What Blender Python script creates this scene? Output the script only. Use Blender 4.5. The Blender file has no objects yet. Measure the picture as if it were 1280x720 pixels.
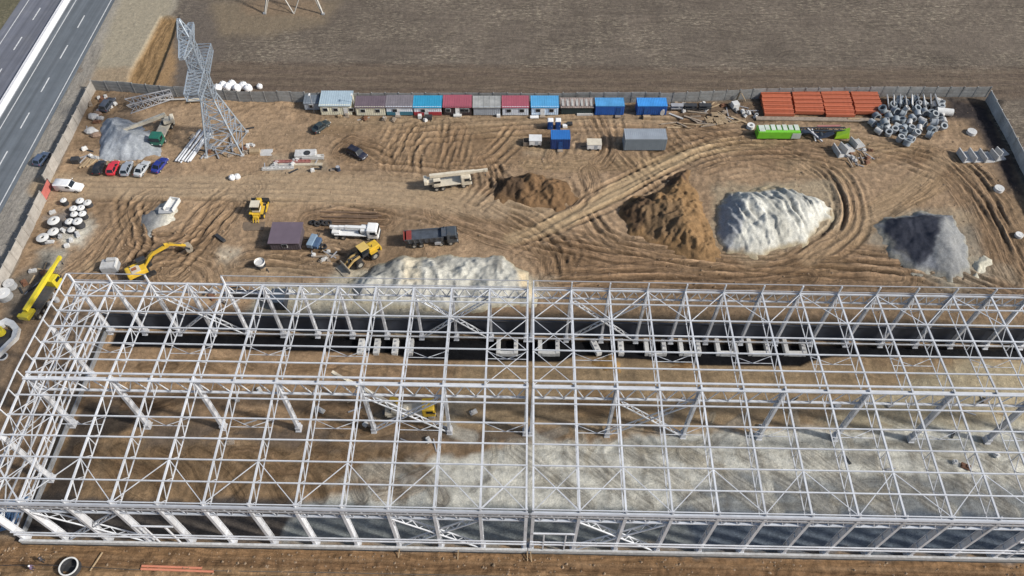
import bpy, math, random
import numpy as np
R = math.radians
rnd = random.Random(7)
scene = bpy.context.scene
COL = scene.collection

# ------------------------------------------------------------------ camera
F, TH, RO, YA = 946.78, 0.92096, 0.007015, -0.01164
CAM = np.array([-2.09, -36.337, 109.738])
_c, _s = math.cos(YA), math.sin(YA)
FW = np.array([_s*math.cos(TH), _c*math.cos(TH), -math.sin(TH)])
_r = np.array([_c, -_s, 0.0]); _u = np.cross(_r, FW)
RI = math.cos(RO)*_r + math.sin(RO)*_u
UP = -math.sin(RO)*_r + math.cos(RO)*_u

def G(px, py, z=0.0):
    """survey helper: point of the photograph -> point of the site at height z"""
    d = FW*F + RI*(px-640) - UP*(py-360)
    p = CAM + d*((z-CAM[2])/d[2])
    return (float(p[0]), float(p[1]))

cam_d = bpy.data.cameras.new('camera'); cam = bpy.data.objects.new('camera', cam_d); COL.objects.link(cam)
cam_d.sensor_width = 36; cam_d.lens = 36*F/1280; cam_d.clip_end = 5000; cam_d.clip_start = 0.5
from mathutils import Matrix, Vector
m = Matrix.Identity(4)
for i in range(3):
    m[i][0] = RI[i]; m[i][1] = UP[i]; m[i][2] = -FW[i]; m[i][3] = CAM[i]
cam.matrix_world = m
scene.camera = cam

# ------------------------------------------------------------------ light
SUN_EL = R(36); SUN_DIR = Vector((0.965*math.cos(SUN_EL), -0.262*math.cos(SUN_EL), math.sin(SUN_EL)))
w = bpy.data.worlds.new('World'); scene.world = w; w.use_nodes = True
nt = w.node_tree; bg = nt.nodes['Background']
sky = nt.nodes.new('ShaderNodeTexSky'); sky.sky_type = 'NISHITA'; sky.sun_disc = False
sky.sun_elevation = SUN_EL
sky.sun_rotation = math.atan2(SUN_DIR.x, SUN_DIR.y)
sky.air_density = 1.0; sky.dust_density = 2.0
nt.links.new(sky.outputs[0], bg.inputs[0]); bg.inputs[1].default_value = 0.11
sl = bpy.data.lights.new('sun', 'SUN'); sl.energy = 4.0; sl.angle = R(4.0); sl.color = (1.0, 0.965, 0.91)
so = bpy.data.objects.new('sun', sl); COL.objects.link(so)
so.rotation_euler = SUN_DIR.to_track_quat('Z', 'Y').to_euler(); so.location = (0, 0, 200)
scene.view_settings.view_transform = 'Standard'; scene.view_settings.look = 'None'
scene.view_settings.exposure = 0.25; scene.view_settings.gamma = 1
try: scene.view_settings.use_curve_mapping = False
except Exception: pass

# ------------------------------------------------------------------ colour + materials
def lin1(v):
    v = v/255.0
    return v/12.92 if v <= 0.04045 else ((v+0.055)/1.055)**2.4
def S(r, g, b): return (lin1(r), lin1(g), lin1(b))

MATS = {}
def mat(key, rgb, rough=0.7, var=0.15, scale=1.2, metal=0.0, bump=0.0, dirt=None, dirt_amt=0.0):
    if key in MATS: return MATS[key]
    mt = bpy.data.materials.new(key); mt.use_nodes = True
    t = mt.node_tree; b = t.nodes['Principled BSDF']
    b.inputs['Roughness'].default_value = rough; b.inputs['Metallic'].default_value = metal
    tc = t.nodes.new('ShaderNodeTexCoord')
    n1 = t.nodes.new('ShaderNodeTexNoise'); n1.inputs['Scale'].default_value = scale
    n1.inputs['Detail'].default_value = 6; n1.inputs['Roughness'].default_value = 0.65
    t.links.new(tc.outputs['Object'], n1.inputs['Vector'])
    rp = t.nodes.new('ShaderNodeValToRGB')
    rp.color_ramp.elements[0].position = 0.3; rp.color_ramp.elements[1].position = 0.7
    lo = [max(0, c*(1-var)) for c in rgb]; hi = [min(1, c*(1+var)) for c in rgb]
    rp.color_ramp.elements[0].color = (*lo, 1); rp.color_ramp.elements[1].color = (*hi, 1)
    t.links.new(n1.outputs['Fac'], rp.inputs['Fac'])
    out = rp.outputs['Color']
    if dirt:
        n2 = t.nodes.new('ShaderNodeTexNoise'); n2.inputs['Scale'].default_value = scale*0.6
        n2.inputs['Detail'].default_value = 8; n2.inputs['Roughness'].default_value = 0.75
        t.links.new(tc.outputs['Object'], n2.inputs['Vector'])
        mr = t.nodes.new('ShaderNodeMapRange'); mr.inputs[1].default_value = 0.48; mr.inputs[2].default_value = 0.68
        mr.inputs[4].default_value = dirt_amt
        t.links.new(n2.outputs['Fac'], mr.inputs[0])
        mx = t.nodes.new('ShaderNodeMix'); mx.data_type = 'RGBA'
        t.links.new(mr.outputs[0], mx.inputs[0]); t.links.new(out, mx.inputs[6]); mx.inputs[7].default_value = (*dirt, 1)
        out = mx.outputs[2]
    oi = t.nodes.new('ShaderNodeObjectInfo'); mr2 = t.nodes.new('ShaderNodeMapRange'); mr2.inputs[3].default_value = .86; mr2.inputs[4].default_value = 1.08
    t.links.new(oi.outputs['Random'], mr2.inputs[0]); sc_ = t.nodes.new('ShaderNodeVectorMath'); sc_.operation = 'SCALE'; t.links.new(out, sc_.inputs[0]); t.links.new(mr2.outputs[0], sc_.inputs['Scale']); out = sc_.outputs[0]
    t.links.new(out, b.inputs['Base Color'])
    if bump:
        bp = t.nodes.new('ShaderNodeBump'); bp.inputs['Strength'].default_value = bump; bp.inputs['Distance'].default_value = 0.1
        n3 = t.nodes.new('ShaderNodeTexNoise'); n3.inputs['Scale'].default_value = scale*4; n3.inputs['Detail'].default_value = 5
        t.links.new(tc.outputs['Object'], n3.inputs['Vector'])
        t.links.new(n3.outputs['Fac'], bp.inputs['Height']); t.links.new(bp.outputs[0], b.inputs['Normal'])
    MATS[key] = mt
    return mt

MUD = S(120, 98, 76)
steel = mat('white_steel', (0.55, 0.565, 0.585), 0.5, 0.16, 0.5, 0.0, 0, (0.42, 0.42, 0.43), 0.5)
steel_col = mat('column_steel', (0.58, 0.59, 0.61), 0.5, 0.14, 0.4, 0.0, 0, (0.36, 0.36, 0.36), 0.6)
galv = mat('galvanised_steel', (0.36, 0.41, 0.46), 0.45, 0.18, 0.8, 0.35)
galv_d = mat('dull_galvanised_steel', (0.38, 0.38, 0.39), 0.55, 0.15, 0.8, 0.2)
conc = mat('pale_concrete', (0.46, 0.455, 0.44), 0.9, 0.2, 1.5, 0, 0.2, (0.26, 0.24, 0.21), 0.6)
conc_l = mat('white_concrete', (0.60, 0.595, 0.57), 0.9, 0.15, 1.5, 0, 0.2, (0.38, 0.35, 0.3), 0.5)
conc_g = mat('grey_concrete', (0.30, 0.31, 0.32), 0.9, 0.2, 1.5, 0, 0.2, (0.2, 0.19, 0.17), 0.6)
fence_c = mat('fence_concrete', (0.34, 0.315, 0.28), 0.9, 0.2, 0.7, 0, 0.2, (0.22, 0.19, 0.16), 0.6)
fence_g = mat('grey_fence_concrete', (0.25, 0.25, 0.24), 0.9, 0.2, 0.7, 0, 0.2, (0.17, 0.15, 0.13), 0.6)
dark_p = mat('navy_panel', (0.028, 0.034, 0.048), 0.6, 0.3, 0.4, 0, 0, (0.06, 0.06, 0.065), 0.6)
rubber = mat('rubber', (0.018, 0.018, 0.019), 0.85, 0.3, 3, 0, 0, S(100, 85, 68), 0.35)
rimm = mat('rim_steel', (0.4, 0.38, 0.33), 0.5, 0.2, 3, 0.3)
glass = mat('dark_glass', (0.015, 0.02, 0.025), 0.12, 0.2, 1)
dark = mat('dark_steel', (0.03, 0.032, 0.035), 0.6, 0.3, 1.5, 0, 0, S(90, 78, 64), 0.4)
chassis = mat('grimy_chassis', (0.06, 0.058, 0.055), 0.7, 0.3, 1.5, 0, 0, S(110, 92, 72), 0.5)
yellow = mat('yellow_paint', (0.62, 0.40, 0.035), 0.45, 0.12, 1.0, 0, 0, S(130, 105, 70), 0.45)
lemon = mat('lemon_paint', (0.56, 0.46, 0.03), 0.45, 0.1, 0.8, 0, 0, S(150, 130, 70), 0.3)
cream = mat('cream_paint', (0.62, 0.56, 0.44), 0.5, 0.1, 1, 0, 0, S(140, 120, 95), 0.4)
whitep = mat('white_paint', (0.72, 0.72, 0.70), 0.4, 0.06, 1, 0, 0, S(160, 145, 125), 0.35)
wood = mat('raw_timber', (0.34, 0.25, 0.15), 0.85, 0.25, 2, 0, 0.1)
woodg = mat('weathered_timber', (0.26, 0.21, 0.16), 0.9, 0.3, 2, 0, 0.1)
redsteel = mat('red_primer', (0.42, 0.115, 0.055), 0.6, 0.18, 0.6, 0, 0, (0.22, 0.07, 0.045), 0.6)
green = mat('lime_green_paint', (0.16, 0.50, 0.03), 0.4, 0.1, 1, 0, 0, S(110, 130, 70), 0.35)
greencab = mat('green_cab_paint', (0.02, 0.13, 0.09), 0.4, 0.2, 1, 0, 0, S(100, 95, 75), 0.3)
lamp_w = mat('headlamp_glass', (0.7, 0.7, 0.68), 0.15, 0.05, 4)
lamp_r = mat('tail_lamp_glass', (0.35, 0.02, 0.02), 0.2, 0.05, 4)

# ------------------------------------------------------------------ mesh builder
class MB:
    def __init__(s): s.v = []; s.f = []
    def add(s, vs, fs):
        o = len(s.v); s.v += [tuple(p) for p in vs]; s.f += [tuple(i+o for i in f) for f in fs]; return s
    def box(s, cx, cy, cz, sx, sy, sz, rz=0.0, taper=1.0):
        c, n = math.cos(rz), math.sin(rz); vs = []
        for dz, k in ((-.5, 1), (.5, taper)):
            for dx, dy in ((-.5, -.5), (.5, -.5), (.5, .5), (-.5, .5)):
                x, y = dx*sx*k, dy*sy*k
                vs.append((cx+x*c-y*n, cy+x*n+y*c, cz+dz*sz))
        return s.add(vs, [(3, 2, 1, 0), (4, 5, 6, 7), (0, 1, 5, 4), (1, 2, 6, 5), (2, 3, 7, 6), (3, 0, 4, 7)])
    def bar(s, a, b, w, h=None, up=(0, 0, 1)):
        h = h or w; a = Vector(a); b = Vector(b); d = (b-a)
        if d.length < 1e-6: return s
        d.normalize(); u = Vector(up)
        if abs(d.dot(u)) > 0.98: u = Vector((0, 1, 0))
        x = d.cross(u).normalized(); y = x.cross(d).normalized()
        vs = []
        for p in (a, b):
            for i, j in ((-.5, -.5), (.5, -.5), (.5, .5), (-.5, .5)): vs.append(p+x*(i*w)+y*(j*h))
        return s.add(vs, [(3, 2, 1, 0), (4, 5, 6, 7), (0, 1, 5, 4), (1, 2, 6, 5), (2, 3, 7, 6), (3, 0, 4, 7)])
    def cyl(s, a, b, r, r2=None, n=14, cap=True):
        r2 = r if r2 is None else r2; a = Vector(a); b = Vector(b); d = (b-a).normalized()
        u = Vector((0, 0, 1)) if abs(d.z) < .95 else Vector((1, 0, 0))
        x = d.cross(u).normalized(); y = d.cross(x).normalized(); vs = []
        for p, q in ((a, r), (b, r2)):
            for i in range(n):
                t = 2*math.pi*i/n; vs.append(p+x*(q*math.cos(t))+y*(q*math.sin(t)))
        fs = [(i, (i+1) % n, n+(i+1) % n, n+i) for i in range(n)]
        if cap: fs += [tuple(range(n))[::-1], tuple(range(n, 2*n))]
        return s.add(vs, fs)
    def tube(s, a, b, ro, ri, n=20):
        a = Vector(a); b = Vector(b); d = (b-a).normalized()
        u = Vector((0, 0, 1)) if abs(d.z) < .95 else Vector((1, 0, 0))
        x = d.cross(u).normalized(); y = d.cross(x).normalized(); vs = []
        for p in (a, b):
            for q in (ro, ri):
                for i in range(n):
                    t = 2*math.pi*i/n; vs.append(p+x*(q*math.cos(t))+y*(q*math.sin(t)))
        fs = []
        for i in range(n):
            j = (i+1) % n
            fs += [(i, j, 2*n+j, 2*n+i), (n+j, n+i, 3*n+i, 3*n+j), (j, i, n+i, n+j), (2*n+i, 2*n+j, 3*n+j, 3*n+i)]
        return s.add(vs, fs)
    def loft(s, secs, closed=True, caps=True):
        n = len(secs[0]); vs = [p for q in secs for p in q]; fs = []
        for k in range(len(secs)-1):
            for i in range(n if closed else n-1):
                j = (i+1) % n; fs.append((k*n+i, k*n+j, (k+1)*n+j, (k+1)*n+i))
        if closed and caps: fs += [tuple(range(n))[::-1], tuple(range((len(secs)-1)*n, len(secs)*n))]
        return s.add(vs, fs)
    def prism(s, pts, y0, y1):          # polygon in x,z extruded along y
        n = len(pts); vs = [(x, y0, z) for x, z in pts]+[(x, y1, z) for x, z in pts]
        return s.add(vs, [(i, (i+1) % n, n+(i+1) % n, n+i) for i in range(n)]+[tuple(range(n))[::-1], tuple(range(n, 2*n))])
    def path(s, pts, w):
        for a, b in zip(pts, pts[1:]): s.bar(a, b, w)
        return s
    def build(s, name, mt, parent=None, smooth=False, bevel=0.0, recalc=True):
        me = bpy.data.meshes.new(name); me.from_pydata(s.v, [], s.f); me.update()
        if recalc:
            import bmesh
            bm = bmesh.new(); bm.from_mesh(me); bmesh.ops.recalc_face_normals(bm, faces=bm.faces); bm.to_mesh(me); bm.free()
        o = bpy.data.objects.new(name, me); COL.objects.link(o); me.materials.append(mt)
        if smooth:
            me.polygons.foreach_set('use_smooth', [True]*len(me.polygons))
            try: me.set_sharp_from_angle(angle=R(40))
            except Exception: pass
        if bevel:
            b = o.modifiers.new('bevel', 'BEVEL'); b.width = bevel; b.segments = 2; b.limit_method = 'ANGLE'
        if parent: o.parent = parent
        return o

def tag(o, label, cat, group=None, kind=None):
    if label: o['label'] = label
    if cat: o['category'] = cat
    if group: o['group'] = group
    o['kind'] = kind or 'thing'
    return o
def thing(name, label, cat, loc=(0, 0, 0), rz=0.0, group=None):
    o = bpy.data.objects.new(name, None); COL.objects.link(o)
    o.location = (loc[0], loc[1], loc[2] if len(loc) > 2 else 0.0); o.rotation_euler = (0, 0, rz)
    o.empty_display_size = 0.5
    return tag(o, label, cat, group)
def kids(o): return [c for c in KIDS.get(o.name, [])]
KIDS = {}
def dup(root, loc, rz, label, group=None):
    src = list(root.children); r = root.copy(); COL.objects.link(r)
    r.location = (loc[0], loc[1], loc[2] if len(loc) > 2 else 0.0); r.rotation_euler = (0, 0, rz)
    r['label'] = label
    if group: r['group'] = group
    for ch in src:
        c = ch.copy(); COL.objects.link(c); c.parent = r
        for g in list(ch.children):
            d = g.copy(); COL.objects.link(d); d.parent = c
    return r
def heading(p, q):
    a = G(*p); b = G(*q); return math.atan2(b[1]-a[1], b[0]-a[0])

# ------------------------------------------------------------------ noise
def vn(x, y, seed=0):
    xi = np.floor(x).astype(np.int64); yi = np.floor(y).astype(np.int64)
    fx = x-xi; fy = y-yi; fx = fx*fx*(3-2*fx); fy = fy*fy*(3-2*fy)
    def h(a, b):
        n = (a*374761393+b*668265263+seed*144269504) & 0xffffffff
        n = ((n ^ (n >> 13))*1274126177) & 0xffffffff
        return ((n ^ (n >> 16)) & 0xffff)/65535.0
    return (h(xi, yi)*(1-fx)+h(xi+1, yi)*fx)*(1-fy)+(h(xi, yi+1)*(1-fx)+h(xi+1, yi+1)*fx)*fy
def fbm(x, y, seed=0, o=4):
    t = 0; a = 0.5; n = 0
    for k in range(o):
        t = t+a*vn(x, y, seed+k*17); n += a; x = x*2.03+11.3; y = y*2.03+4.7; a *= 0.5
    return t/n
def sst(a, b, x):
    t = np.clip((x-a)/(b-a), 0, 1); return t*t*(3-2*t)
def segdist(X, Y, pts, closed=False):
    """distance, signed side and arc length to a polyline"""
    best = np.full(X.shape, 1e9); side = np.zeros(X.shape); arc = np.zeros(X.shape); L = 0
    pp = list(pts)+([pts[0]] if closed else [])
    for (ax, ay), (bx, by) in zip(pp, pp[1:]):
        dx, dy = bx-ax, by-ay; l2 = dx*dx+dy*dy
        if l2 < 1e-9: continue
        t = np.clip(((X-ax)*dx+(Y-ay)*dy)/l2, 0, 1)
        qx, qy = X-ax-t*dx, Y-ay-t*dy; d = np.sqrt(qx*qx+qy*qy)
        k = d < best; best = np.where(k, d, best); side = np.where(k, np.sign(dx*qy-dy*qx), side)
        l = math.sqrt(l2); arc = np.where(k, L+t*l, arc); L += l
    return best, best*side, arc
def inside(X, Y, pts):
    c = np.zeros(X.shape, bool); n = len(pts)
    for i in range(n):
        ax, ay = pts[i]; bx, by = pts[(i+1) % n]
        if ay == by: continue
        c ^= ((ay > Y) != (by > Y)) & (X < (bx-ax)*(Y-ay)/(by-ay)+ax)
    return c
def sdpoly(X, Y, pts):
    d, _, _ = segdist(X, Y, pts, True); return np.where(inside(X, Y, pts), d, -d)
def smooth_pts(pts, step=2.5):
    P = [np.array(p, float) for p in pts]; P = [2*P[0]-P[1]]+P+[2*P[-1]-P[-2]]; out = []
    for i in range(1, len(P)-2):
        n = max(2, int(np.linalg.norm(P[i+1]-P[i])/step))
        for k in range(n):
            t = k/n; a, b, c, d = P[i-1:i+3]
            out.append(tuple(0.5*(2*b+(c-a)*t+(2*a-5*b+4*c-d)*t*t+(3*b-a-3*c+d)*t**3)))
    out.append(tuple(P[-2])); return out

# ================================================================== GROUND
def PX(pts): return [G(*p) for p in pts]
def axis(a, b, st, far):
    c = list(np.arange(a, b+1e-6, st)); s = st; x = b
    hi = []
    while x < far: s *= 1.35; x += s; hi.append(x)
    s = st; x = a; lo = []
    while x > -far: s *= 1.35; x -= s; lo.append(x)
    return np.array(lo[::-1]+c+hi)
gx = axis(-136, 128, 0.25, 1600)
_lo = axis(-9, 36, 0.32, 1600); gy = np.concatenate([_lo[_lo <= 36.001], np.arange(36.25, 104, .22), np.arange(104.3, 150, 0.42), [151, 153, 156, 160, 166, 175, 190, 215, 260, 340, 480, 720, 1100, 1700]])
GX, GY = np.meshgrid(gx, gy, indexing='xy')
H = np.zeros(GX.shape); C = np.zeros(GX.shape+(3,)); FM = np.zeros(GX.shape)
WX = GX+2.2*(fbm(GX/5, GY/5, 3)-.5)+0.8*(vn(GX/1.1, GY/1.1, 5)-.5)
WY = GY+2.2*(fbm(GX/5, GY/5, 9)-.5)+0.8*(vn(GX/1.1, GY/1.1, 8)-.5)
big = fbm(GX/14, GY/14, 21, 5); mid = fbm(GX/3.1, GY/3.1, 31, 4); fine = fbm(GX/0.7, GY/0.7, 41, 3)
GAIN = 0.95
def col(c):
    v = np.array(S(*c)); l = v@np.array([.3, .6, .1]); return (v*.93+l*.07)*np.array([.975, .99, .97])*GAIN
def paint(mask, c, amt=1.0):
    mm = (mask*amt)[..., None]; C[:] = C*(1-mm)+col(c)*mm
def win(pts, pad):
    xs = [p[0] for p in pts]; ys = [p[1] for p in pts]
    i0, i1 = np.searchsorted(gx, [min(xs)-pad, max(xs)+pad]); j0, j1 = np.searchsorted(gy, [min(ys)-pad, max(ys)+pad])
    return slice(j0, j1), slice(i0, i1)
def patch(pts, c, soft=1.5, amt=1.0, world=False, dz=0.0, warp=True):
    P = pts if world else PX(pts); sl_ = win(P, soft+4)
    X, Y = (WX[sl_], WY[sl_]) if warp else (GX[sl_], GY[sl_])
    d = sst(-soft, soft, sdpoly(X, Y, P))*amt
    C[sl_] = C[sl_]*(1-d[..., None])+col(c)*d[..., None]
    if dz: H[sl_] += dz*d
    return d, sl_
RQ = (GY+2.5*(fbm(GX/9, GY/9, 61, 3)-.5)*2).copy(); RT = GX.copy(); RM = np.zeros(GX.shape)
def track(pts, wd, amp, per=0.85, c=None, amt=0.6, seed=0, world=False):
    P = smooth_pts(pts if world else PX(pts)); sl_ = win(P, wd)
    X, Y = GX[sl_], GY[sl_]; d, sd, t = segdist(X, Y, P)
    edge = wd/2*(0.75+0.5*vn(t/6, t*0+sd*0.05, seed+3))
    m_ = sst(1.0, 0.6, d/np.maximum(edge, .1))
    q = sd+1.3*(fbm(t/9, sd/6, seed+5, 3)-.5)*2
    r_ = 2*np.abs(2*vn(q/(per*1.5), t/18, seed+7)-1)-1; r2 = 2*fbm(q/(per*2.6), t/30, seed+11, 3)-1
    r3 = 2*np.abs(2*vn(q/(per*.75)+9, t/9, seed+17)-1)-1
    rr = np.clip(.5*r_+.45*r2+.4*r3+.1+.9*(vn(X/.45, Y/.45, seed)-.5), -1, 1)*sst(.22, .7, fbm(t/7, q/1.6, seed+19, 3))*1.25
    k_ = sst(.35, .62, m_*(.55+.9*fbm(t/6, q/1.2, seed+23, 3)))*min(1, amp/.12); up_ = k_ > RM[sl_]*.75
    RQ[sl_] = np.where(up_, q*(1.0+.3*((seed*7) % 3))+seed*3.7, RQ[sl_]); RT[sl_] = np.where(up_, t, RT[sl_]); RM[sl_] = np.where(up_, k_, RM[sl_])
    H[sl_] += m_*amp*.27*rr
    if c is not None:
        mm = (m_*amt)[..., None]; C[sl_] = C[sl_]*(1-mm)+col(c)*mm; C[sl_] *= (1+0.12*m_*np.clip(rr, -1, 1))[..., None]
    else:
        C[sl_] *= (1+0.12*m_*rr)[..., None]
def wheel_pair(P, seed=0, depth=0.13, gauge=2.0, world=True):
    P = smooth_pts(P); sl_ = win(P, 3); X, Y = GX[sl_], GY[sl_]; d, sd, t = segdist(X, Y, P)
    L = t.max(); endf = sst(0, 4, t)*sst(0, 4, L-t)
    k = np.abs(np.abs(sd)-gauge/2)
    g = np.exp(-(k/0.34)**2); b = np.exp(-((k-0.68)/0.26)**2)
    n_ = 0.6+0.6*vn(t/3, sd*0, seed)
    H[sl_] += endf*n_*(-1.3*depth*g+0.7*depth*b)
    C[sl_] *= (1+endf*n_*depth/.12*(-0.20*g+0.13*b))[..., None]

# --- whole-land base: ploughed field
C[:] = col((101, 90, 80)); ln_ = fbm(GX/26, GY/.8, 55, 3); C *= (1+.34*(ln_-.5)+.3*(mid-.5))[..., None]
C *= (0.82+0.36*big)[..., None]
FM[:] = 1.0
H += 0.14*(mid-.5)+.10*(ln_-.5)+.12*(fine-.5)
fl = np.array([1.0])
# strip of field beside the fence, smoothed by tractors
strip = [(-108, 100), (-40, 101), (105, 103), (170, 106), (170, 116), (100, 113), (30, 111.5), (-60, 112), (-78, 112)]
d, s_ = patch(strip, (102, 87, 74), 1.5, .9, world=True); FM[s_] *= 1-d*.85
for k in range(7): track([(-75, 103.5+k*1.4), (-20, 103.2+k*1.45), (50, 103.6+k*1.5), (150, 107+k*1.4)], 2.2, .07, .6, (112, 97, 82) if k % 2 else (98, 84, 73), .55, 60+k, world=True)
# scraped corner with the tower feet at the top
d, s_ = patch([(255, 0), (425, 0), (405, 30), (330, 45), (262, 45)], (122, 107, 88), 2.5, .9); FM[s_] *= 1-d*.9
d, s_ = patch([(300, 0), (400, 0), (398, 22), (310, 18)], (130, 108, 86), 2.0, .7)
d, s_ = patch([(225, 0), (262, 0), (275, 60), (250, 118), (205, 118), (215, 60)], (98, 88, 80), 2, .9); FM[s_] *= 1-d*.7
# verge between motorway and site
d, s_ = patch([(136, -30), (226, -30), (214, 26), (180, 108), (112, 110), (60, 235), (0, 372), (-60, 470), (-90, 430), (0, 262), (70, 130)], (150, 142, 131), 1.2, 1.0); FM[s_] *= 1-d
d, s_ = patch([(158, -20), (222, -20), (214, 24), (182, 106), (122, 106), (116, 84)], (151, 140, 120), 1.8, .95); FM[s_] *= 1-d
d, s_ = patch([(98, 110), (120, 84), (170, 84), (165, 108)], (146, 124, 98), 1.5, .7)
d, s_ = patch([(30, 215), (66, 212), (58, 232), (10, 330), (0, 345), (0, 300)], (142, 134, 125), 1.6, .8)
d, s_ = patch([(50, 208), (64, 210), (34, 262), (20, 275), (26, 245)], (172, 164, 150), 1.2, .8)
track([(120, 60), (60, 190), (0, 300)], 5, .05, .9, (136, 129, 121), .5, 91)
# tan scrape beside the verge (dug out, with a cut edge on the motorway side)
d, s_ = patch([(201, 21), (222, 21), (216, 45), (192, 106), (158, 108), (165, 86)], (140, 112, 76), .45, 1.0, dz=-1.0, warp=False); FM[s_] *= 1-d
track([(208, 24), (190, 60), (172, 104)], 5, .12, .9, (136, 108, 74), .6, 93)
d, s_ = patch([(219, 36), (218, 106), (192, 107), (206, 70)], (152, 121, 84), 1.2, .9); FM[s_] *= 1-d
# far side of the motorway
d, s_ = patch([(-300, -300), (50, -100), (38, 0), (0, 60), (-80, 200), (-400, 300)], (96, 91, 72), 1.0, 1.0); FM[s_] *= 1-d*.4
d, s_ = patch([(34, -10), (44, -10), (0, 72), (-30, 120), (-36, 115), (0, 55)], (140, 131, 116), .8, .8)

# --- the building site
SITE = [(-98.6, 101.6), (-96.6, 71), (-94.5, 43), (-91.5, 8), (-90, -40), (140, -40), (125, 30), (100.5, 73), (102.3, 102.2), (30, 99.8)]
d, s_ = patch(SITE, (147, 122, 96), .5, 1.0, world=True, warp=False)
sitem = np.zeros(GX.shape); sitem[s_] = d; FM *= 1-sitem
C *= (1+sitem*(0.7*(big-.5)+0.45*(mid-.5)+.3*(fine-.5)))[..., None]
H += sitem*(0.5*(big-.5)*sst(36, 44, GY)+0.30*(mid-.5)+0.13*(fine-.5))
# ploughed-up darker soil patches and one painted fence shadow
for pts, c, a in (
    ([(560, 150), (650, 165), (720, 160), (640, 205), (520, 205)], (120, 96, 72), .6),
    ([(860, 150), (1000, 185), (1050, 175), (1000, 200), (880, 190)], (116, 93, 70), .7),
    ([(1140, 190), (1280, 250), (1300, 380), (1240, 350), (1190, 235)], (118, 96, 72), .7),
    ([(1180, 122), (1232, 126), (1268, 200), (1280, 245), (1258, 235), (1236, 190), (1212, 152), (1180, 150)], (50, 46, 48), .95),  # shadow of the right fence painted onto the corner ground
    ([(840, 128), (955, 128), (950, 150), (850, 150)], (92, 76, 62), .8),
    ([(400, 131), (835, 131), (835, 148), (400, 147)], (124, 104, 84), .7),
    ([(385, 270), (490, 262), (480, 283), (400, 285)], (104, 80, 58), .8),
    ([(270, 320), (440, 315), (440, 345), (270, 348)], (142, 122, 98), .7),
    ([(700, 300), (870, 318), (1100, 345), (1100, 358), (690, 352), (670, 320)], (126, 98, 72), .7),
    ([(700, 345), (1280, 352), (1280, 420), (680, 420)], (112, 92, 70), .6),
    ([(460, 155), (640, 150), (640, 205), (460, 205)], (138, 112, 84), .5),
    ([(80, 390), (20, 450), (0, 520), (-40, 640), (40, 640), (95, 400)], (122, 98, 74), .7),
    ([(110, 118), (125, 110), (240, 118), (240, 130), (150, 140), (110, 170)], (128, 104, 78), .6),
    ([(130, 118), (230, 112), (235, 125), (150, 128)], (92, 82, 74), .6),
    ([(920, 350), (1280, 360), (1280, 385), (900, 372)], (96, 86, 74), .6),
): patch(pts, c, 2.0, a)
# pale dried slurry and dust
for pts, c, a in (
    ([(540, 240), (585, 242), (592, 255), (570, 262), (545, 256)], (158, 146, 118), .8),
    ([(84, 275), (112, 268), (118, 285), (100, 305), (78, 310), (70, 300)], (196, 190, 176), .9),
    ([(60, 268), (84, 262), (90, 290), (70, 300)], (128, 124, 122), .8),
    ([(46, 315), (80, 312), (82, 340), (52, 338)], (150, 145, 134), .9),
    ([(10, 350), (60, 318), (70, 340), (40, 390), (0, 400)], (92, 88, 82), .8),
    ([(272, 312), (300, 312), (298, 328), (272, 330)], (178, 164, 144), .8),
    ([(340, 196), (408, 196), (410, 216), (330, 218)], (150, 136, 116), .6),
    ([(1080, 262), (1215, 258), (1240, 350), (1180, 360), (1085, 300)], (134, 126, 112), .7),
    ([(1190, 320), (1270, 330), (1275, 360), (1180, 360)], (150, 140, 122), .7),
    ([(890, 232), (1045, 224), (1055, 285), (940, 335), (890, 310)], (150, 138, 116), .6),
    ([(420, 330), (700, 345), (690, 372), (400, 372)], (170, 162, 144), .8),
    ([(655, 186), (700, 184), (700, 192), (655, 194)], (166, 146, 120), .7),
    ([(40, 686), (84, 684), (88, 724), (48, 724)], (172, 158, 130), .7),
): patch(pts, c, 1.3, a)
# main haul roads
track([(60, 232), (100, 233), (180, 235), (260, 234), (420, 238), (520, 244), (620, 262), (700, 278)], 9.5, .035, 1.3, (151, 128, 101), .85, 101)
track([(640, 298), (700, 278), (760, 246), (815, 212), (880, 186), (960, 176)], 5.0, .08, 1.5, (160, 136, 104), .85, 102)
track([(400, 160), (560, 156), (700, 190), (800, 205)], 5, .05, 1.1, (146, 122, 94), .6, 103)
track([(660, 205), (740, 208), (830, 203)], 4, .07, 1.1, (150, 125, 94), .6, 104)
track([(410, 152), (600, 152), (660, 150), (840, 150)], 3.2, .05, 1.0, (148, 126, 100), .6, 105)
track([(1000, 342), (1050, 312), (1095, 268), (1150, 236), (1200, 205)], 7, .12, .9, (142, 117, 88), .7, 106)
track([(1050, 200), (1100, 188), (1160, 190)], 8, .10, 1.0, (146, 121, 92), .7, 107)
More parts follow.
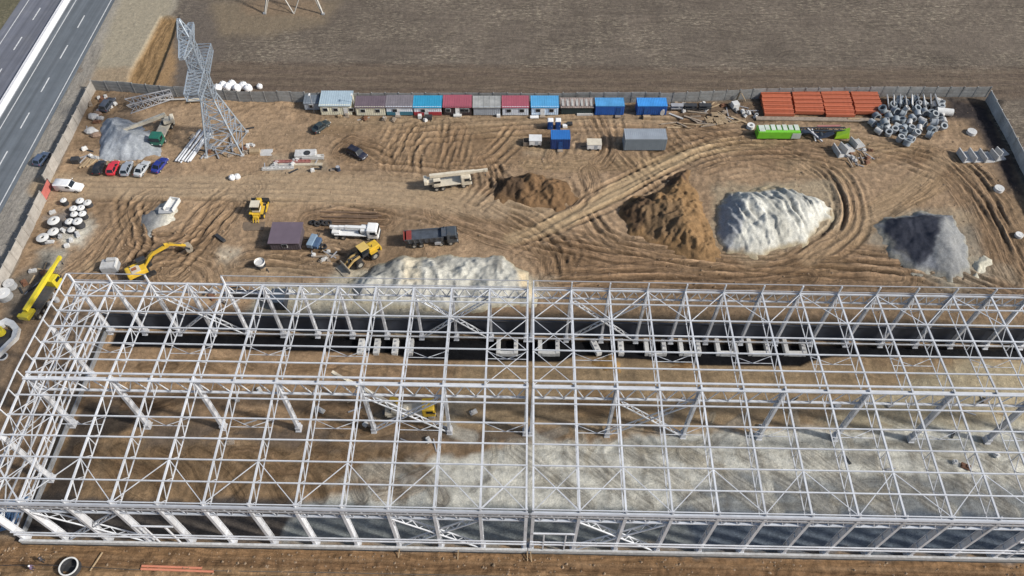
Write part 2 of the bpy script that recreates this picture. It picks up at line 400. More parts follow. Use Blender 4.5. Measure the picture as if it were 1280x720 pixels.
# churned ruts
T = [([(95, 350), (130, 320), (160, 280), (185, 250)], 9, .16), ([(150, 345), (175, 305), (165, 262), (190, 240)], 6, .15),
     ([(180, 310), (240, 300), (275, 262), (310, 235)], 10, .17), ([(215, 340), (255, 300), (290, 255)], 8, .16),
     ([(170, 300), (205, 312), (250, 290)], 6, .16), ([(160, 345), (210, 322), (260, 330), (268, 350)], 5, .12),
     ([(560, 262), (640, 292), (760, 318), (900, 330), (1000, 340), (1120, 345)], 12, .20),
     ([(600, 258), (650, 285), (690, 320), (690, 352)], 7, .16), ([(690, 352), (800, 344), (900, 350), (1010, 345)], 6, .18),
     ([(735, 270), (760, 300), (830, 320), (900, 332)], 5, .16), ([(1060, 316), (1150, 325), (1210, 348), (1280, 372)], 5, .16),
     ([(985, 190), (1035, 208), (1062, 245), (1058, 285), (1010, 322)], 5, .13), ([(1165, 198), (1205, 235), (1240, 290), (1265, 352)], 8, .14),
     ([(1190, 195), (1235, 230), (1262, 285), (1290, 340)], 6, .12), ([(860, 160), (930, 176), (1010, 190), (1060, 195)], 8, .18),
     ([(500, 208), (505, 180), (520, 158)], 8, .10), ([(560, 206), (566, 180), (572, 160)], 6, .09), ([(600, 200), (625, 178), (640, 160)], 5, .08),
     ([(480, 200), (465, 185), (440, 176), (425, 190)], 5, .12), ([(690, 196), (696, 190), (690, 200)], 3, .1),
     ([(750, 204), (760, 190), (748, 150)], 5, .16), ([(830, 240), (800, 215), (780, 190)], 4, .1), ([(880, 212), (930, 202), (985, 208)], 4, .1),
     ([(640, 205), (580, 206), (520, 205), (440, 200)], 4, .06),
     ([(590, 255), (620, 225), (606, 200)], 5, .16), ([(720, 260), (740, 240), (735, 215)], 4, .13), ([(300, 330), (330, 320), (420, 330)], 5, .1),
     ([(860, 330), (940, 335), (1000, 322), (1040, 300)], 5, .15), ([(390, 275), (430, 272), (480, 274)], 6, .14), ([(840, 160), (860, 180), (900, 200)], 4, .14),
     ([(1100, 200), (1130, 195), (1180, 215)], 4, .14), ([(380, 320), (430, 318), (460, 330)], 3, .1)]
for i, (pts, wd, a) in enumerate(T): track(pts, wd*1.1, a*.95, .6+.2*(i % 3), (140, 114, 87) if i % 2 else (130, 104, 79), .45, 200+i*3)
prng = random.Random(11)
routes = [t[0] for t in T]+[[(100, 233), (300, 236), (520, 244), (700, 280)], [(640, 300), (760, 246), (880, 186), (1000, 178)], [(700, 300), (860, 325), (1050, 335), (1200, 350)],
          [(420, 240), (520, 250), (640, 290), (800, 322)], [(820, 205), (900, 178), (1040, 180), (1150, 200)], [(480, 165), (600, 158), (760, 150), (900, 156)]]
for i in range(210):
    p = prng.choice(routes); ox, oy = prng.uniform(-22, 22), prng.uniform(-14, 14)
    q = [(x+ox+prng.uniform(-6, 6), y+oy+prng.uniform(-5, 5)) for x, y in p]
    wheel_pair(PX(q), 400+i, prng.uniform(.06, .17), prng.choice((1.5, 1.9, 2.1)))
for i in range(95):
    p = prng.choice(routes); k = prng.randrange(len(p)); x, y = p[k]; x += prng.uniform(-45, 45); y += prng.uniform(-22, 22); a_ = prng.uniform(-.9, .9) if prng.random() < .75 else prng.uniform(0, 3.1); l_ = prng.uniform(14, 60)
    q_ = [(x-l_*math.cos(a_)/2, y-l_*.5*math.sin(a_)/2), (x+prng.uniform(-4, 4), y+prng.uniform(-4, 4)), (x+l_*math.cos(a_)/2, y+l_*.5*math.sin(a_)/2)]
    track(PX(q_), prng.uniform(1.0, 3.2), prng.uniform(.06, .14), prng.uniform(.5, .9), prng.choice(((128, 102, 74), (108, 84, 60), (152, 126, 96), (118, 93, 68))), prng.uniform(.25, .6), 1200+i)
for i in range(26):
    x, y = prng.uniform(110, 1240), prng.uniform(150, 345); r_ = prng.uniform(1.2, 4); gx0, gy0 = G(x, y)
    patch([(gx0+r_*1.6*math.cos(k)*prng.uniform(.6, 1.2), gy0+r_*math.sin(k)*prng.uniform(.6, 1.2)) for k in (0, .9, 1.8, 2.7, 3.6, 4.5, 5.4)], (102, 80, 58) if i % 3 else (158, 134, 104), 1.2, prng.uniform(.3, .6), world=True)
# the beaten, dusty haul roads lie smooth over the older ruts
for pts, wd, c, a in (([(60, 232), (100, 233), (180, 235), (260, 234), (420, 238), (520, 244), (620, 260)], 8.5, (166, 143, 116), .62), ([(640, 298), (700, 278), (760, 246), (815, 212), (880, 186)], 3.4, (170, 146, 114), .5),
                      ([(380, 232), (480, 236), (560, 246)], 12, (160, 136, 108), .5), ([(100, 160), (240, 150), (330, 165), (400, 180)], 9, (150, 126, 100), .4), ([(1010, 322), (1070, 285), (1120, 245), (1180, 200)], 5, (158, 133, 104), .5)):
    P = smooth_pts(PX(pts)); sl_ = win(P, wd); d, sd, t = segdist(GX[sl_], GY[sl_], P); mm = sst(1.0, .5, d/(wd/2*(.8+.4*vn(t/5, sd*.3, 5))))*a
    C[sl_] = C[sl_]*(1-mm[..., None])+col(c)*mm[..., None]; H[sl_] *= 1-.6*mm; RM[sl_] *= 1-.75*mm
# ground in front of the building
patch([(-20, 676), (40, 677), (1300, 700), (1300, 760), (-40, 760)], (134, 104, 74), 1, .8); H += .5*(fbm(GX/1.3, GY/1.3, 91, 4)-.5)*sst(-.8, -2, GY)
track([(-10, 703), (300, 705), (640, 712), (1290, 724)], 1.6, .16, .9, (108, 80, 54), .7, 301)
track([(-10, 684), (640, 694), (1290, 704)], 2.6, .10, .5, (122, 92, 62), .7, 302)
track([(-10, 718), (640, 726), (1290, 736)], 3, .12, .8, (134, 106, 76), .7, 303)

# --- inside the steel frame
BL, BR = -73.5, 100.0
inb = sst(-.6, .6, WX-BL)*sst(-.1, .2, GY+.3)*sst(.6, -.6, WY-36.5)
paint(inb, (152, 124, 94)); C *= (1+inb*(0.8*(big-.5)+0.6*(mid-.5)+.35*(fine-.5)))[..., None]
H *= (1-.45*inb)
right_lime = [(-40, 1), (-30, 7), (-22, 9.5), (-14, 13.5), (-4, 15.6), (4, 16.4), (12, 17.3), (24, 18.6), (45, 20), (70, 22), (102, 23), (102, 1)]
patch(right_lime, (204, 200, 188), .8, .95, world=True)
patch([(-16, 18), (20, 19), (60, 21), (102, 23.5), (102, 33), (60, 33), (-10, 32.5)], (150, 128, 98), 2.0, .8, world=True)
patch([(-74, 5), (-40, 4), (-24, 9), (-20, 18), (-74, 20)], (140, 113, 82), 2.0, .6, world=True)
patch([(-60, 14.8), (-30, 15), (-16, 16), (4, 17), (4, 19), (-26, 18.5), (-60, 18.5)], (98, 86, 76), 1.2, .8, world=True)
patch([(14, 17), (50, 18), (100, 20.5), (100, 18.6), (50, 16.5), (14, 15.6)], (112, 113, 110), 1.4, .8, world=True)
patch([(20, 5), (25, 10), (33, 12.4), (45, 11), (60, 12.2), (80, 10.8), (102, 9.6), (102, 0), (20, 0)], (116, 119, 121), 1.4, .85, world=True)
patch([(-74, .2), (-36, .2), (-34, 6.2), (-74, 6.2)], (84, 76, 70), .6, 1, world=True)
patch([(-36, .2), (24, .2), (24, 6), (-34, 6.2)], (120, 123, 122), 1.0, 1, world=True)
patch([(24, .2), (102, .2), (102, 6.2), (24, 6.2)], (94, 102, 112), 1.0, 1, world=True)
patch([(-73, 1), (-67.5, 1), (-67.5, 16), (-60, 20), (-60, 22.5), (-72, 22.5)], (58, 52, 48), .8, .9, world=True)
# near-black footing trench along the inner side of the back wall, and the smaller one at the left gable
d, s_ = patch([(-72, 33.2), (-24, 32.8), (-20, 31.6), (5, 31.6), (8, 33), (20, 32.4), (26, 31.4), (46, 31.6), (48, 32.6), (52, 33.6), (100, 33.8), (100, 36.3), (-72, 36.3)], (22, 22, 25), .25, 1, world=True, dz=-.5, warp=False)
for i in range(16):
    x = -70+i*11+prng.uniform(-3, 3); y = prng.uniform(7, 30)
    wheel_pair([(x, y), (x+prng.uniform(4, 9), y+prng.uniform(-4, 4)), (x+prng.uniform(10, 18), y+prng.uniform(-6, 6))], 700+i, .1)
for i in range(10): track([(-2+i*9, 15.5), (4+i*9, 10.5), (9+i*9, 6.5)], 4, .10, .6, (160, 152, 138), .5, 800+i, world=True)
for i in range(9): track([(-70+i*6, 14), (-64+i*6, 11), (-61+i*6, 7)], 3, .10, .6, (92, 72, 50), .5, 830+i, world=True)
for x in range(-66, 100, 6):
    patch([(x-.35, 6.5), (x+.35, 6.5), (x+.35, 31), (x-.35, 31)], (96, 84, 68), .5, .35, world=True)
for y in (9, 12, 15, 21, 24, 27):
    patch([(-73, y-.25), (98, y-.25), (98, y+.25), (-73, y+.25)], (98, 86, 70), .4, .3, world=True)
for i in range(46):
    x = prng.uniform(-14, 98); y = prng.uniform(6, 20); a_ = prng.uniform(0, 3.14); l_ = prng.uniform(3, 9)
    q_ = [(x, y), (x+l_*.5*math.cos(a_)+prng.uniform(-1, 1), y+l_*.25*math.sin(a_)), (x+l_*math.cos(a_), y+l_*.6*math.sin(a_))]
    track(q_, prng.uniform(.8, 2.6), .07, .5, prng.choice(((132, 128, 120), (206, 200, 186), (150, 140, 122))), .5, 900+i, world=True)
for i in range(30):
    x = prng.uniform(-70, -22); y = prng.uniform(6.5, 31); l_ = prng.uniform(4, 10)
    track([(x, y), (x+l_*.5, y+prng.uniform(-2, 2)), (x+l_, y+prng.uniform(-3, 3))], prng.uniform(1, 3), .10, .5, prng.choice(((150, 122, 90), (104, 80, 56), (132, 104, 76))), .5, 950+i, world=True)
patch([(46, 21), (70, 20), (102, 22), (102, 33), (74, 33), (60, 28)], (176, 166, 140), 1.2, .55, world=True)
patch([(-30, 9), (-20, 10), (-16, 14), (-24, 13)], (186, 180, 166), .8, .5, world=True); patch([(-26, 19.5), (-12, 20), (-8, 24), (-22, 23)], (150, 140, 122), 1.0, .5, world=True); patch([(4, 22), (14, 21), (18, 26), (8, 27)], (120, 92, 62), 1.0, .6, world=True)
# --- behind the back wall
patch([(-50, 37), (-14, 37), (-12, 44), (-20, 48), (-50, 47)], (160, 153, 136), 1.0, .9, world=True)
patch([(-12, 37), (100, 37), (100, 41), (-12, 41)], (120, 104, 82), 1.0, .7, world=True)

# motorway bed is flat and lies just under its sheet
def road_x(y): return -104.6-.030*(y-65)
rm = sst(.6, 0.0, GX-road_x(GY)-1.0)*sst(-24.5, -23.6, GX-road_x(GY))
H = H*(1-rm)-.06*rm
C *= (0.90+0.2*fine)[..., None]
C = np.clip(C, 0.004, 0.9)

def grid_mesh(name, X, Y, Z, colr, mt, fm=None, keep=None, parent=None, rut=None):
    ny, nx = X.shape; N = nx*ny
    me = bpy.data.meshes.new(name); co = np.stack([X, Y, Z], -1).reshape(-1, 3).astype(np.float32)
    idx = np.arange(N).reshape(ny, nx)
    q = np.stack([idx[:-1, :-1], idx[:-1, 1:], idx[1:, 1:], idx[1:, :-1]], -1).reshape(-1, 4)
    cc = colr.reshape(-1, 3); ff = None if fm is None else fm.reshape(-1)
    if keep is not None:
        kf = keep.reshape(-1)[q].all(1); q = q[kf]; used = np.unique(q); mp = np.full(N, -1); mp[used] = np.arange(len(used))
        q = mp[q]; co = co[used]; cc = cc[used]; N = len(used); ff = None if ff is None else ff[used]
    me.vertices.add(N); me.vertices.foreach_set('co', co.ravel())
    me.loops.add(q.size); me.loops.foreach_set('vertex_index', q.ravel().astype(np.int32))
    me.polygons.add(len(q)); me.polygons.foreach_set('loop_start', np.arange(0, q.size, 4, dtype=np.int32))
    try: me.polygons.foreach_set('loop_total', np.full(len(q), 4, np.int32))
    except Exception: pass
    me.polygons.foreach_set('use_smooth', np.ones(len(q), bool))
    a = me.attributes.new('soil', 'FLOAT_COLOR', 'POINT')
    a.data.foreach_set('color', np.concatenate([cc, np.ones((N, 1))], 1).astype(np.float32).ravel())
    if ff is not None:
        b = me.attributes.new('stubble', 'FLOAT', 'POINT'); b.data.foreach_set('value', ff.astype(np.float32))
    if rut is not None:
        a = me.attributes.new('rut', 'FLOAT_VECTOR', 'POINT'); a.data.foreach_set('vector', np.stack(rut, -1).reshape(-1, 3).astype(np.float32).ravel())
    me.update(calc_edges=True); me.validate()
    o = bpy.data.objects.new(name, me); COL.objects.link(o); me.materials.append(mt)
    if parent: o.parent = parent
    return o

def earth_mat(name, stubble=False, bump=0.6, clod=1.0):
    mt = bpy.data.materials.new(name); mt.use_nodes = True; t = mt.node_tree; b = t.nodes['Principled BSDF']
    b.inputs['Roughness'].default_value = .95; b.inputs['Specular IOR Level'].default_value = .15
    L = t.links.new
    at = t.nodes.new('ShaderNodeAttribute'); at.attribute_name = 'soil'
    tc = t.nodes.new('ShaderNodeTexCoord')
    def noise(sc, det=5, ro=.6, vec=None):
        n = t.nodes.new('ShaderNodeTexNoise'); n.inputs['Scale'].default_value = sc; n.inputs['Detail'].default_value = det; n.inputs['Roughness'].default_value = ro
        L(vec or tc.outputs['Object'], n.inputs['Vector']); return n.outputs['Fac']
    def rng(x, a0, a1, b0, b1):
        n = t.nodes.new('ShaderNodeMapRange'); L(x, n.inputs[0])
        for k, v in zip((1, 2, 3, 4), (a0, a1, b0, b1)): n.inputs[k].default_value = v
        return n.outputs[0]
    def mul(a, c):
        n = t.nodes.new('ShaderNodeVectorMath'); n.operation = 'SCALE'; L(a, n.inputs[0]); L(c, n.inputs['Scale']); return n.outputs[0]
    c = mul(at.outputs['Color'], rng(noise(1.1*clod, 7, .7), .3, .7, .78, 1.22))
    c = mul(c, rng(noise(4.5*clod, 4, .7), .3, .7, .80, 1.20))
    vo = t.nodes.new('ShaderNodeTexVoronoi'); vo.inputs['Scale'].default_value = 1.6*clod; L(tc.outputs['Object'], vo.inputs['Vector'])
    peb = rng(vo.outputs['Distance'], .10, .16, 1.18, 1.0); c = mul(c, peb)
    if stubble:
        mp = t.nodes.new('ShaderNodeMapping'); mp.inputs['Scale'].default_value = (.6, 1.7, 1); L(tc.outputs['Object'], mp.inputs['Vector'])
        st = rng(noise(1.15, 7, .8, mp.outputs[0]), .50, .62, 0, 1)
        st2 = rng(noise(.07, 4, .6), .40, .62, .15, 1.0)
        at2 = t.nodes.new('ShaderNodeAttribute'); at2.attribute_name = 'stubble'
        mm = t.nodes.new('ShaderNodeMath'); mm.operation = 'MULTIPLY'; L(st, mm.inputs[0]); L(at2.outputs['Fac'], mm.inputs[1])
        m2 = t.nodes.new('ShaderNodeMath'); m2.operation = 'MULTIPLY'; L(mm.outputs[0], m2.inputs[0]); L(st2, m2.inputs[1])
        m3 = t.nodes.new('ShaderNodeMath'); m3.operation = 'MULTIPLY'; L(m2.outputs[0], m3.inputs[0]); m3.inputs[1].default_value = .7
        mx = t.nodes.new('ShaderNodeMix'); mx.data_type = 'RGBA'; L(m3.outputs[0], mx.inputs[0]); L(c, mx.inputs[6]); mx.inputs[7].default_value = (*S(172, 160, 138), 1)
        c = mx.outputs[2]
    hgt = noise(2.2*clod, 7, .72)
    if stubble:
        a3 = t.nodes.new('ShaderNodeAttribute'); a3.attribute_name = 'rut'; sx = t.nodes.new('ShaderNodeSeparateXYZ'); L(a3.outputs['Vector'], sx.inputs[0])
        cb = t.nodes.new('ShaderNodeCombineXYZ'); ml = t.nodes.new('ShaderNodeMath'); ml.operation = 'MULTIPLY'; ml.inputs[1].default_value = .10; L(sx.outputs[1], ml.inputs[0]); L(sx.outputs[0], cb.inputs[0]); L(ml.outputs[0], cb.inputs[1])
        rn = t.nodes.new('ShaderNodeTexNoise'); rn.noise_dimensions = '2D'; rn.inputs['Scale'].default_value = 1.35; rn.inputs['Detail'].default_value = 3; rn.inputs['Roughness'].default_value = .62; L(cb.outputs[0], rn.inputs['Vector'])
        fac = rng(rn.outputs['Fac'], .36, .60, .64, 1.16); mr_ = t.nodes.new('ShaderNodeMix'); mr_.data_type = 'FLOAT'; L(sx.outputs[2], mr_.inputs[0]); mr_.inputs[2].default_value = 1.0; L(fac, mr_.inputs[3]); c = mul(c, mr_.outputs[0])
        hm_ = t.nodes.new('ShaderNodeMath'); hm_.operation = 'MULTIPLY'; L(rn.outputs['Fac'], hm_.inputs[0]); L(sx.outputs[2], hm_.inputs[1]); ha = t.nodes.new('ShaderNodeMath'); ha.operation = 'ADD'; L(hm_.outputs[0], ha.inputs[0]); L(hgt, ha.inputs[1]); hgt = ha.outputs[0]
    L(c, b.inputs['Base Color'])
    bp = t.nodes.new('ShaderNodeBump'); bp.inputs['Strength'].default_value = bump; bp.inputs['Distance'].default_value = .25
    L(hgt, bp.inputs['Height']); L(bp.outputs[0], b.inputs['Normal'])
    return mt
earth = earth_mat('earth', True, .7)
heap_m = earth_mat('heaped_material', False, .6, 1.3)
sand_m = earth_mat('heaped_sand', False, .3, 1.0)
RM2 = np.maximum(np.maximum(RM, .30*sitem*(.4+1.2*mid)), .5*FM*sst(.35, .6, fbm(GX/18, GY/6, 71, 3)))
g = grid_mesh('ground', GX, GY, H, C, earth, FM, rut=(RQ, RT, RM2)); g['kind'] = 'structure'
def ground_z(x, y):
    i = min(max(int(np.searchsorted(gx, x)), 1), len(gx)-1); j = min(max(int(np.searchsorted(gy, y)), 1), len(gy)-1)
    return float(H[j-1:j+1, i-1:i+1].mean())

# loose clods and stones lying over the yard: one uncountable scatter
cr_ = np.random.default_rng(4); nC = 9000
cxs = cr_.uniform(-95, 99, nC); cys = np.where(cr_.random(nC) < .8, cr_.uniform(37, 101, nC), cr_.uniform(-6, -1.2, nC)); keep_ = fbm(cxs/7, cys/7, 77, 3)+cr_.uniform(-.22, .22, nC) > .5
cxs, cys = cxs[keep_], cys[keep_]; nC = len(cxs); sz = .07+.16*cr_.random(nC)**3+.05*cr_.random(nC)
ix = np.clip(np.searchsorted(gx, cxs), 0, len(gx)-1); iy = np.clip(np.searchsorted(gy, cys), 0, len(gy)-1); cz = H[iy, ix]
base_ = np.array([(1, 0, .1), (.2, .9, .1), (-.9, .5, .1), (-.7, -.7, .1), (.5, -.85, .1), (.1, 0, .85)])
vv = (base_[None]*(sz[:, None, None])*cr_.uniform(.6, 1.35, (nC, 6, 3))+np.stack([cxs, cys, cz-.02], -1)[:, None]).reshape(-1, 3)
fc = np.array([(0, 1, 5), (1, 2, 5), (2, 3, 5), (3, 4, 5), (4, 0, 5)]); ff_ = (fc[None]+6*np.arange(nC)[:, None, None]).reshape(-1, 3)
me = bpy.data.meshes.new('loose_stones'); me.from_pydata(vv.tolist(), [], ff_.tolist()); o = bpy.data.objects.new('loose_stones', me); COL.objects.link(o)
me.materials.append(mat('clod_earth', S(140, 120, 98), .95, .35, .25)); tag(o, 'loose clods and stones strewn over the bare earth of the yard', 'clods', None, 'stuff')

# ------------------------------------------------------------------ motorway
asph = mat('asphalt', S(98, 104, 109), .85, .10, .35, 0, .1, S(108, 112, 116), .5)
asph_old = mat('old_asphalt', S(98, 100, 108), .85, .10, .3, 0, .1, S(112, 112, 114), .5)
paintw = mat('road_paint', (.62, .62, .60), .7, .15, 1.5, 0, 0, S(120, 122, 124), .5)
for mm_ in (asph, asph_old):
    t = mm_.node_tree; b = t.nodes['Principled BSDF']; old = b.inputs['Base Color'].links[0].from_socket
    tc = t.nodes.new('ShaderNodeTexCoord'); mp = t.nodes.new('ShaderNodeMapping'); mp.inputs['Rotation'].default_value = (0, 0, -.03); mp.inputs['Scale'].default_value = (1.1, .012, 1); t.links.new(tc.outputs['Object'], mp.inputs['Vector'])
    n_ = t.nodes.new('ShaderNodeTexNoise'); n_.inputs['Scale'].default_value = 1.0; n_.inputs['Detail'].default_value = 5; t.links.new(mp.outputs[0], n_.inputs['Vector']); r_ = t.nodes.new('ShaderNodeMapRange'); r_.inputs[1].default_value = .3; r_.inputs[2].default_value = .7; r_.inputs[3].default_value = .74; r_.inputs[4].default_value = 1.26; t.links.new(n_.outputs['Fac'], r_.inputs[0])
    v_ = t.nodes.new('ShaderNodeVectorMath'); v_.operation = 'SCALE'; t.links.new(old, v_.inputs[0]); t.links.new(r_.outputs[0], v_.inputs['Scale']); t.links.new(v_.outputs[0], b.inputs['Base Color'])
def strip_mb(x0, x1, z, y0=-60, y1=420, n=1):
    b = MB(); b.add([(road_x(y0)+x0, y0, z), (road_x(y0)+x1, y0, z), (road_x(y1)+x1, y1, z), (road_x(y1)+x0, y1, z)], [(0, 1, 2, 3)]); return b
o = strip_mb(-10.3, 1.0, .02).build('road', asph); o['kind'] = 'structure'
o = strip_mb(-23.0, -12.2, .02).build('road', asph_old); o['kind'] = 'structure'
mk = MB()
for xo in (0.0, -8.9, -20.9): 
    a = strip_mb(xo-.1, xo+.1, .026); mk.add(a.v, a.f)
for xo, ph in ((-4.55, 2.0), (-16.7, 5.0)):
    for k in range(-5, 30):
        y = k*12.3+ph; a = strip_mb(xo-.14, xo+.14, .026, y, y+5.2); mk.add(a.v, a.f)
o = mk.build('road_markings', paintw); o['kind'] = 'structure'
b = MB(); b.add([(road_x(-60)-12.3, -60, .03), (road_x(-60)-10.2, -60, .03), (road_x(420)-10.2, 420, .03), (road_x(420)-12.3, 420, .03)], [(0, 1, 2, 3)])
o = b.build('central_reservation', conc_g); o['kind'] = 'structure'
t_ = thing('crash_barrier', 'broad white central barrier running along the middle of the motorway', 'barrier', (road_x(100)-11.2, 100, 0), math.atan(.030))
prof = [(-.8, 0), (-.8, .12), (-.5, .32), (-.36, 1.0), (.36, 1.0), (.5, .32), (.8, .12), (.8, 0)]
MB().prism(prof, -160, 320).build('barrier_wall', mat('barrier_concrete', (.60, .61, .63), .8, .06, .3), t_)
r_ = MB()
for s_x in (-.2, .2): r_.box(s_x, 80, 1.06, .12, 480, .12)
r_.build('top_rail', mat('barrier_rail', (.5, .5, .52), .5, .1, .5), t_)

# ================================================================== STEEL FRAMES
galv_l = mat('pale_galvanised_steel', (.46, .48, .51), .5, .15, .5)
BAY = 6.0; YB = 36.0; YM = 18.2; EV = 14.3; RG = 15.15; GAP = 0.45
def ztop(y): return EV+(RG-EV)*(1-abs(y-YM)/(YM if y < YM else YB-YM))
PY = [k*YM/6 for k in range(7)]+[YM+k*(YB-YM)/6 for k in range(1, 7)]
def lattice(mb, a, b, wdt, n, ch=.16, wb=.09, up=(0, 0, 1)):
    """two parallel chords with zigzag web between points a and b, spread by vector wdt"""
    a = Vector(a); b = Vector(b); w_ = Vector(wdt)/2
    mb.bar(a+w_, b+w_, ch); mb.bar(a-w_, b-w_, ch); d = (b-a)/n
    for k in range(n):
        p = a+d*k; s1 = w_ if k % 2 else -w_
        mb.bar(p+s1, p+d-s1, wb)
def left_gable_bay(i): return i == 0 and LEFT[0]
LEFT = [True]
def steel_block(label, xs, mids, name, braces_front, braces_back, braces_mid, gates, xbays, left_gable, back_par):
    root = thing(name, label, 'building', (xs[0], 0, 0)); ox = xs[0]
    X = [x-ox for x in xs]; n = len(X)
    # roof trusses, one mesh each
    for i, x in enumerate(X):
        t = MB(); d = 2.45
        for y0, y1 in ((0.1, YM), (YM, YB-.1)):
            t.bar((x, y0, ztop(y0)), (x, y1, ztop(y1)), .25, .23)
            t.bar((x, y0+.5, ztop(y0)-d), (x, y1-.0, ztop(y1)-d), .13, .13)
        for k in range(len(PY)-1):
            ya, yb = PY[k], PY[k+1]; ym = (ya+yb)/2
            t.bar((x, ya, ztop(ya)), (x, ym, ztop(ym)-d), .085); t.bar((x, ym, ztop(ym)-d), (x, yb, ztop(yb)), .085)
        for k in (0, 3, 6, 9, 12): t.bar((x, PY[k], ztop(PY[k])), (x, PY[k], ztop(PY[k])-d), .09)
        t.build('roof_truss', steel, root)
    # columns: H sections
    def column(x, y, zt, par=0.0, w_=.42, dp=.85):
        c = MB()
        c.box(x, y-dp/2, zt/2, w_, .09, zt); c.box(x, y+dp/2, zt/2, w_, .09, zt); c.box(x, y, zt/2, .10, dp-.09, zt)
        for z in (1.2, 4, 7, 10, 12.5): c.box(x, y, z, w_*.95, dp-.1, .06)
        c.box(x, y, .08, .9, 1.3, .16); c.box(x, y, .7, .75, 1.05, .9)
        if par: c.box(x, y, zt+par/2, .2, .26, par)
        c.build('column', steel_col, root)
    for i, x in enumerate(X):
        column(x, 0, EV-.15, .9)
        bp = 2.1 if back_par[0] <= i <= back_par[1] or i in back_par[2:] else 0
        column(x, YB, EV-.15, bp, .36, .6)
        if i in mids: column(x, YM, RG-.3, 0, .42, .8)
    # purlins
    for k, y in enumerate(PY):
        if k in (0, 12): continue
        zs = ztop(y)+.24
        for yy in ((YM-.55, YM+.55) if k == 6 else (y,)):
            MB().box((X[0]+X[-1])/2, yy, zs, X[-1]-X[0]+.3, .15 if k != 6 else .24, .22).build('purlin', steel, root)
    # long trusses at eaves and ridge
    def long_truss(y, za, zb, per, chord):
        t = MB(); L = X[-1]-X[0]; xm = (X[-1]+X[0])/2
        t.box(xm, y, za, L+.4, chord, .26); t.box(xm, y, zb, L+.2, chord*.85, .22)
        for i in range(n-1):
            a, b_ = X[i], X[i+1]; s_ = (b_-a)/per
            for k in range(per):
                x0 = a+k*s_; t.bar((x0, y, za), (x0+s_/2, y, zb), .13); t.bar((x0+s_/2, y, zb), (x0+s_, y, za), .13)
        t.build('long_truss', galv_l if y < 1 else steel, root)
    long_truss(-.15, EV-.2, EV-2.9, 3, .34); long_truss(YM, RG-.35, RG-3.7, 2, .40); long_truss(YB+.1, EV-.2, EV-2.4, 3, .28)
    e = MB(); e.box((X[0]+X[-1])/2, -.45, EV+.05, X[-1]-X[0]+.8, .22, .26); e.box((X[0]+X[-1])/2, -.42, EV-1.0, X[-1]-X[0]+.8, .12, .3)
    e.build('eave_beam', galv_d, root)
    MB().box((X[0]+X[-1])/2, -.1, EV+.82, X[-1]-X[0]+.4, .12, .14).build('parapet_rail', steel, root)
    # girts and plinth
    for z in (3.1, 4.1):
        MB().box((X[0]+X[-1])/2, -.55, z, X[-1]-X[0]+.4, .16, .22).build('girt', steel_col, root)
    MB().box((X[0]+X[-1])/2, -.62, .55, X[-1]-X[0]+1.0, .32, 1.1).build('plinth', conc, root)
    MB().box((X[0]+X[-1])/2, -.86, .06, X[-1]-X[0]+1.0, .1, .3).build('shadow_gap_strip', dark, root)  # dark strip drawn for the shadow gap below the plinth
    # back wall cladding (low) with rails
    wl = MB()
    for i in range(n-1): wl.box((X[i]+X[i+1])/2, YB+.75, 2.25, X[i+1]-X[i]-.03, .16, 4.5)
    wl.build('wall_panel', dark_p, root)
    for z in (1.0, 4.55):
        MB().box((X[0]+X[-1])/2, YB+.5 if z > 4 else YB-.5, z, X[-1]-X[0]+.3, .18, .22 if z < 4 else .1).build('girt', steel_col if z < 4 else dark, root)
    segs = [(back_par[0], back_par[1])]+([(back_par[2], back_par[3])] if len(back_par) > 2 else [])
    for a, b_ in segs:
        for z in (EV+2.05, EV+.35):
            MB().box((X[a]+X[b_])/2, YB+.12, z, X[b_]-X[a]+.3, .11, .11).build('parapet_rail', galv_d, root)
    # roof bracing
    for ya, yb in ((0.15, PY[2]), (YB-.15, PY[10])):
        z_ = MB()
        for i in range(n-1):
            a, b_ = (ya, yb) if i % 2 else (yb, ya)
            z_.bar((X[i], a, ztop(a)+.02), (X[i+1], b_, ztop(b_)+.02), .10)
        z_.build('roof_brace', steel, root)
    for i in xbays:
        for k in range(0, 12, 2):
            z_ = MB()
            ya, yb = PY[k], PY[k+2]
            if not left_gable_bay(i) and k in (2, 4): continue
            z_.bar((X[i], ya, ztop(ya)), (X[i+1], yb, ztop(yb)), .085); z_.bar((X[i], yb, ztop(yb)), (X[i+1], ya, ztop(ya)), .085)
            z_.build('roof_brace', steel, root)
    # low bracing in the bottom-chord plane, every second bay
    for i in range(1, n-1, 2):
        for y in (PY[4], PY[8]):
            z_ = MB()
            z_.bar((X[i], y, ztop(y)-2.4), (X[i+1], y, ztop(y)-2.4), .08)
            z_.bar((X[i], y+1.3, ztop(y)-2.4), (X[i]+3, y, ztop(y)-2.4), .07); z_.bar((X[i+1], y+1.3, ztop(y)-2.4), (X[i+1]-3, y, ztop(y)-2.4), .07)
            z_.build('tie_brace', steel, root)
    # wall bracing (double lattice diagonals)
    def xbrace(i0, i1, y, zt, zb=.4):
        z_ = MB(); o_ = (0, .55, 0) if y > .1 else (0, .62, 0)
        lattice(z_, (X[i0]+.2, y, zt), (X[i1]-.2, y, zb), (0, .7, 0), 14, .17, .08)
        lattice(z_, (X[i0]+.2, y, zb), (X[i1]-.2, y, zt), (0, .7, 0), 14, .17, .08)
        z_.build('wall_brace', steel, root)
    for a, b_ in braces_front: xbrace(a, b_, .05, EV-3.0)
    for a, b_ in braces_back: xbrace(a, b_, YB-.1, EV-2.6)
    for a, b_ in braces_mid: xbrace(a, b_, YM, RG-4)
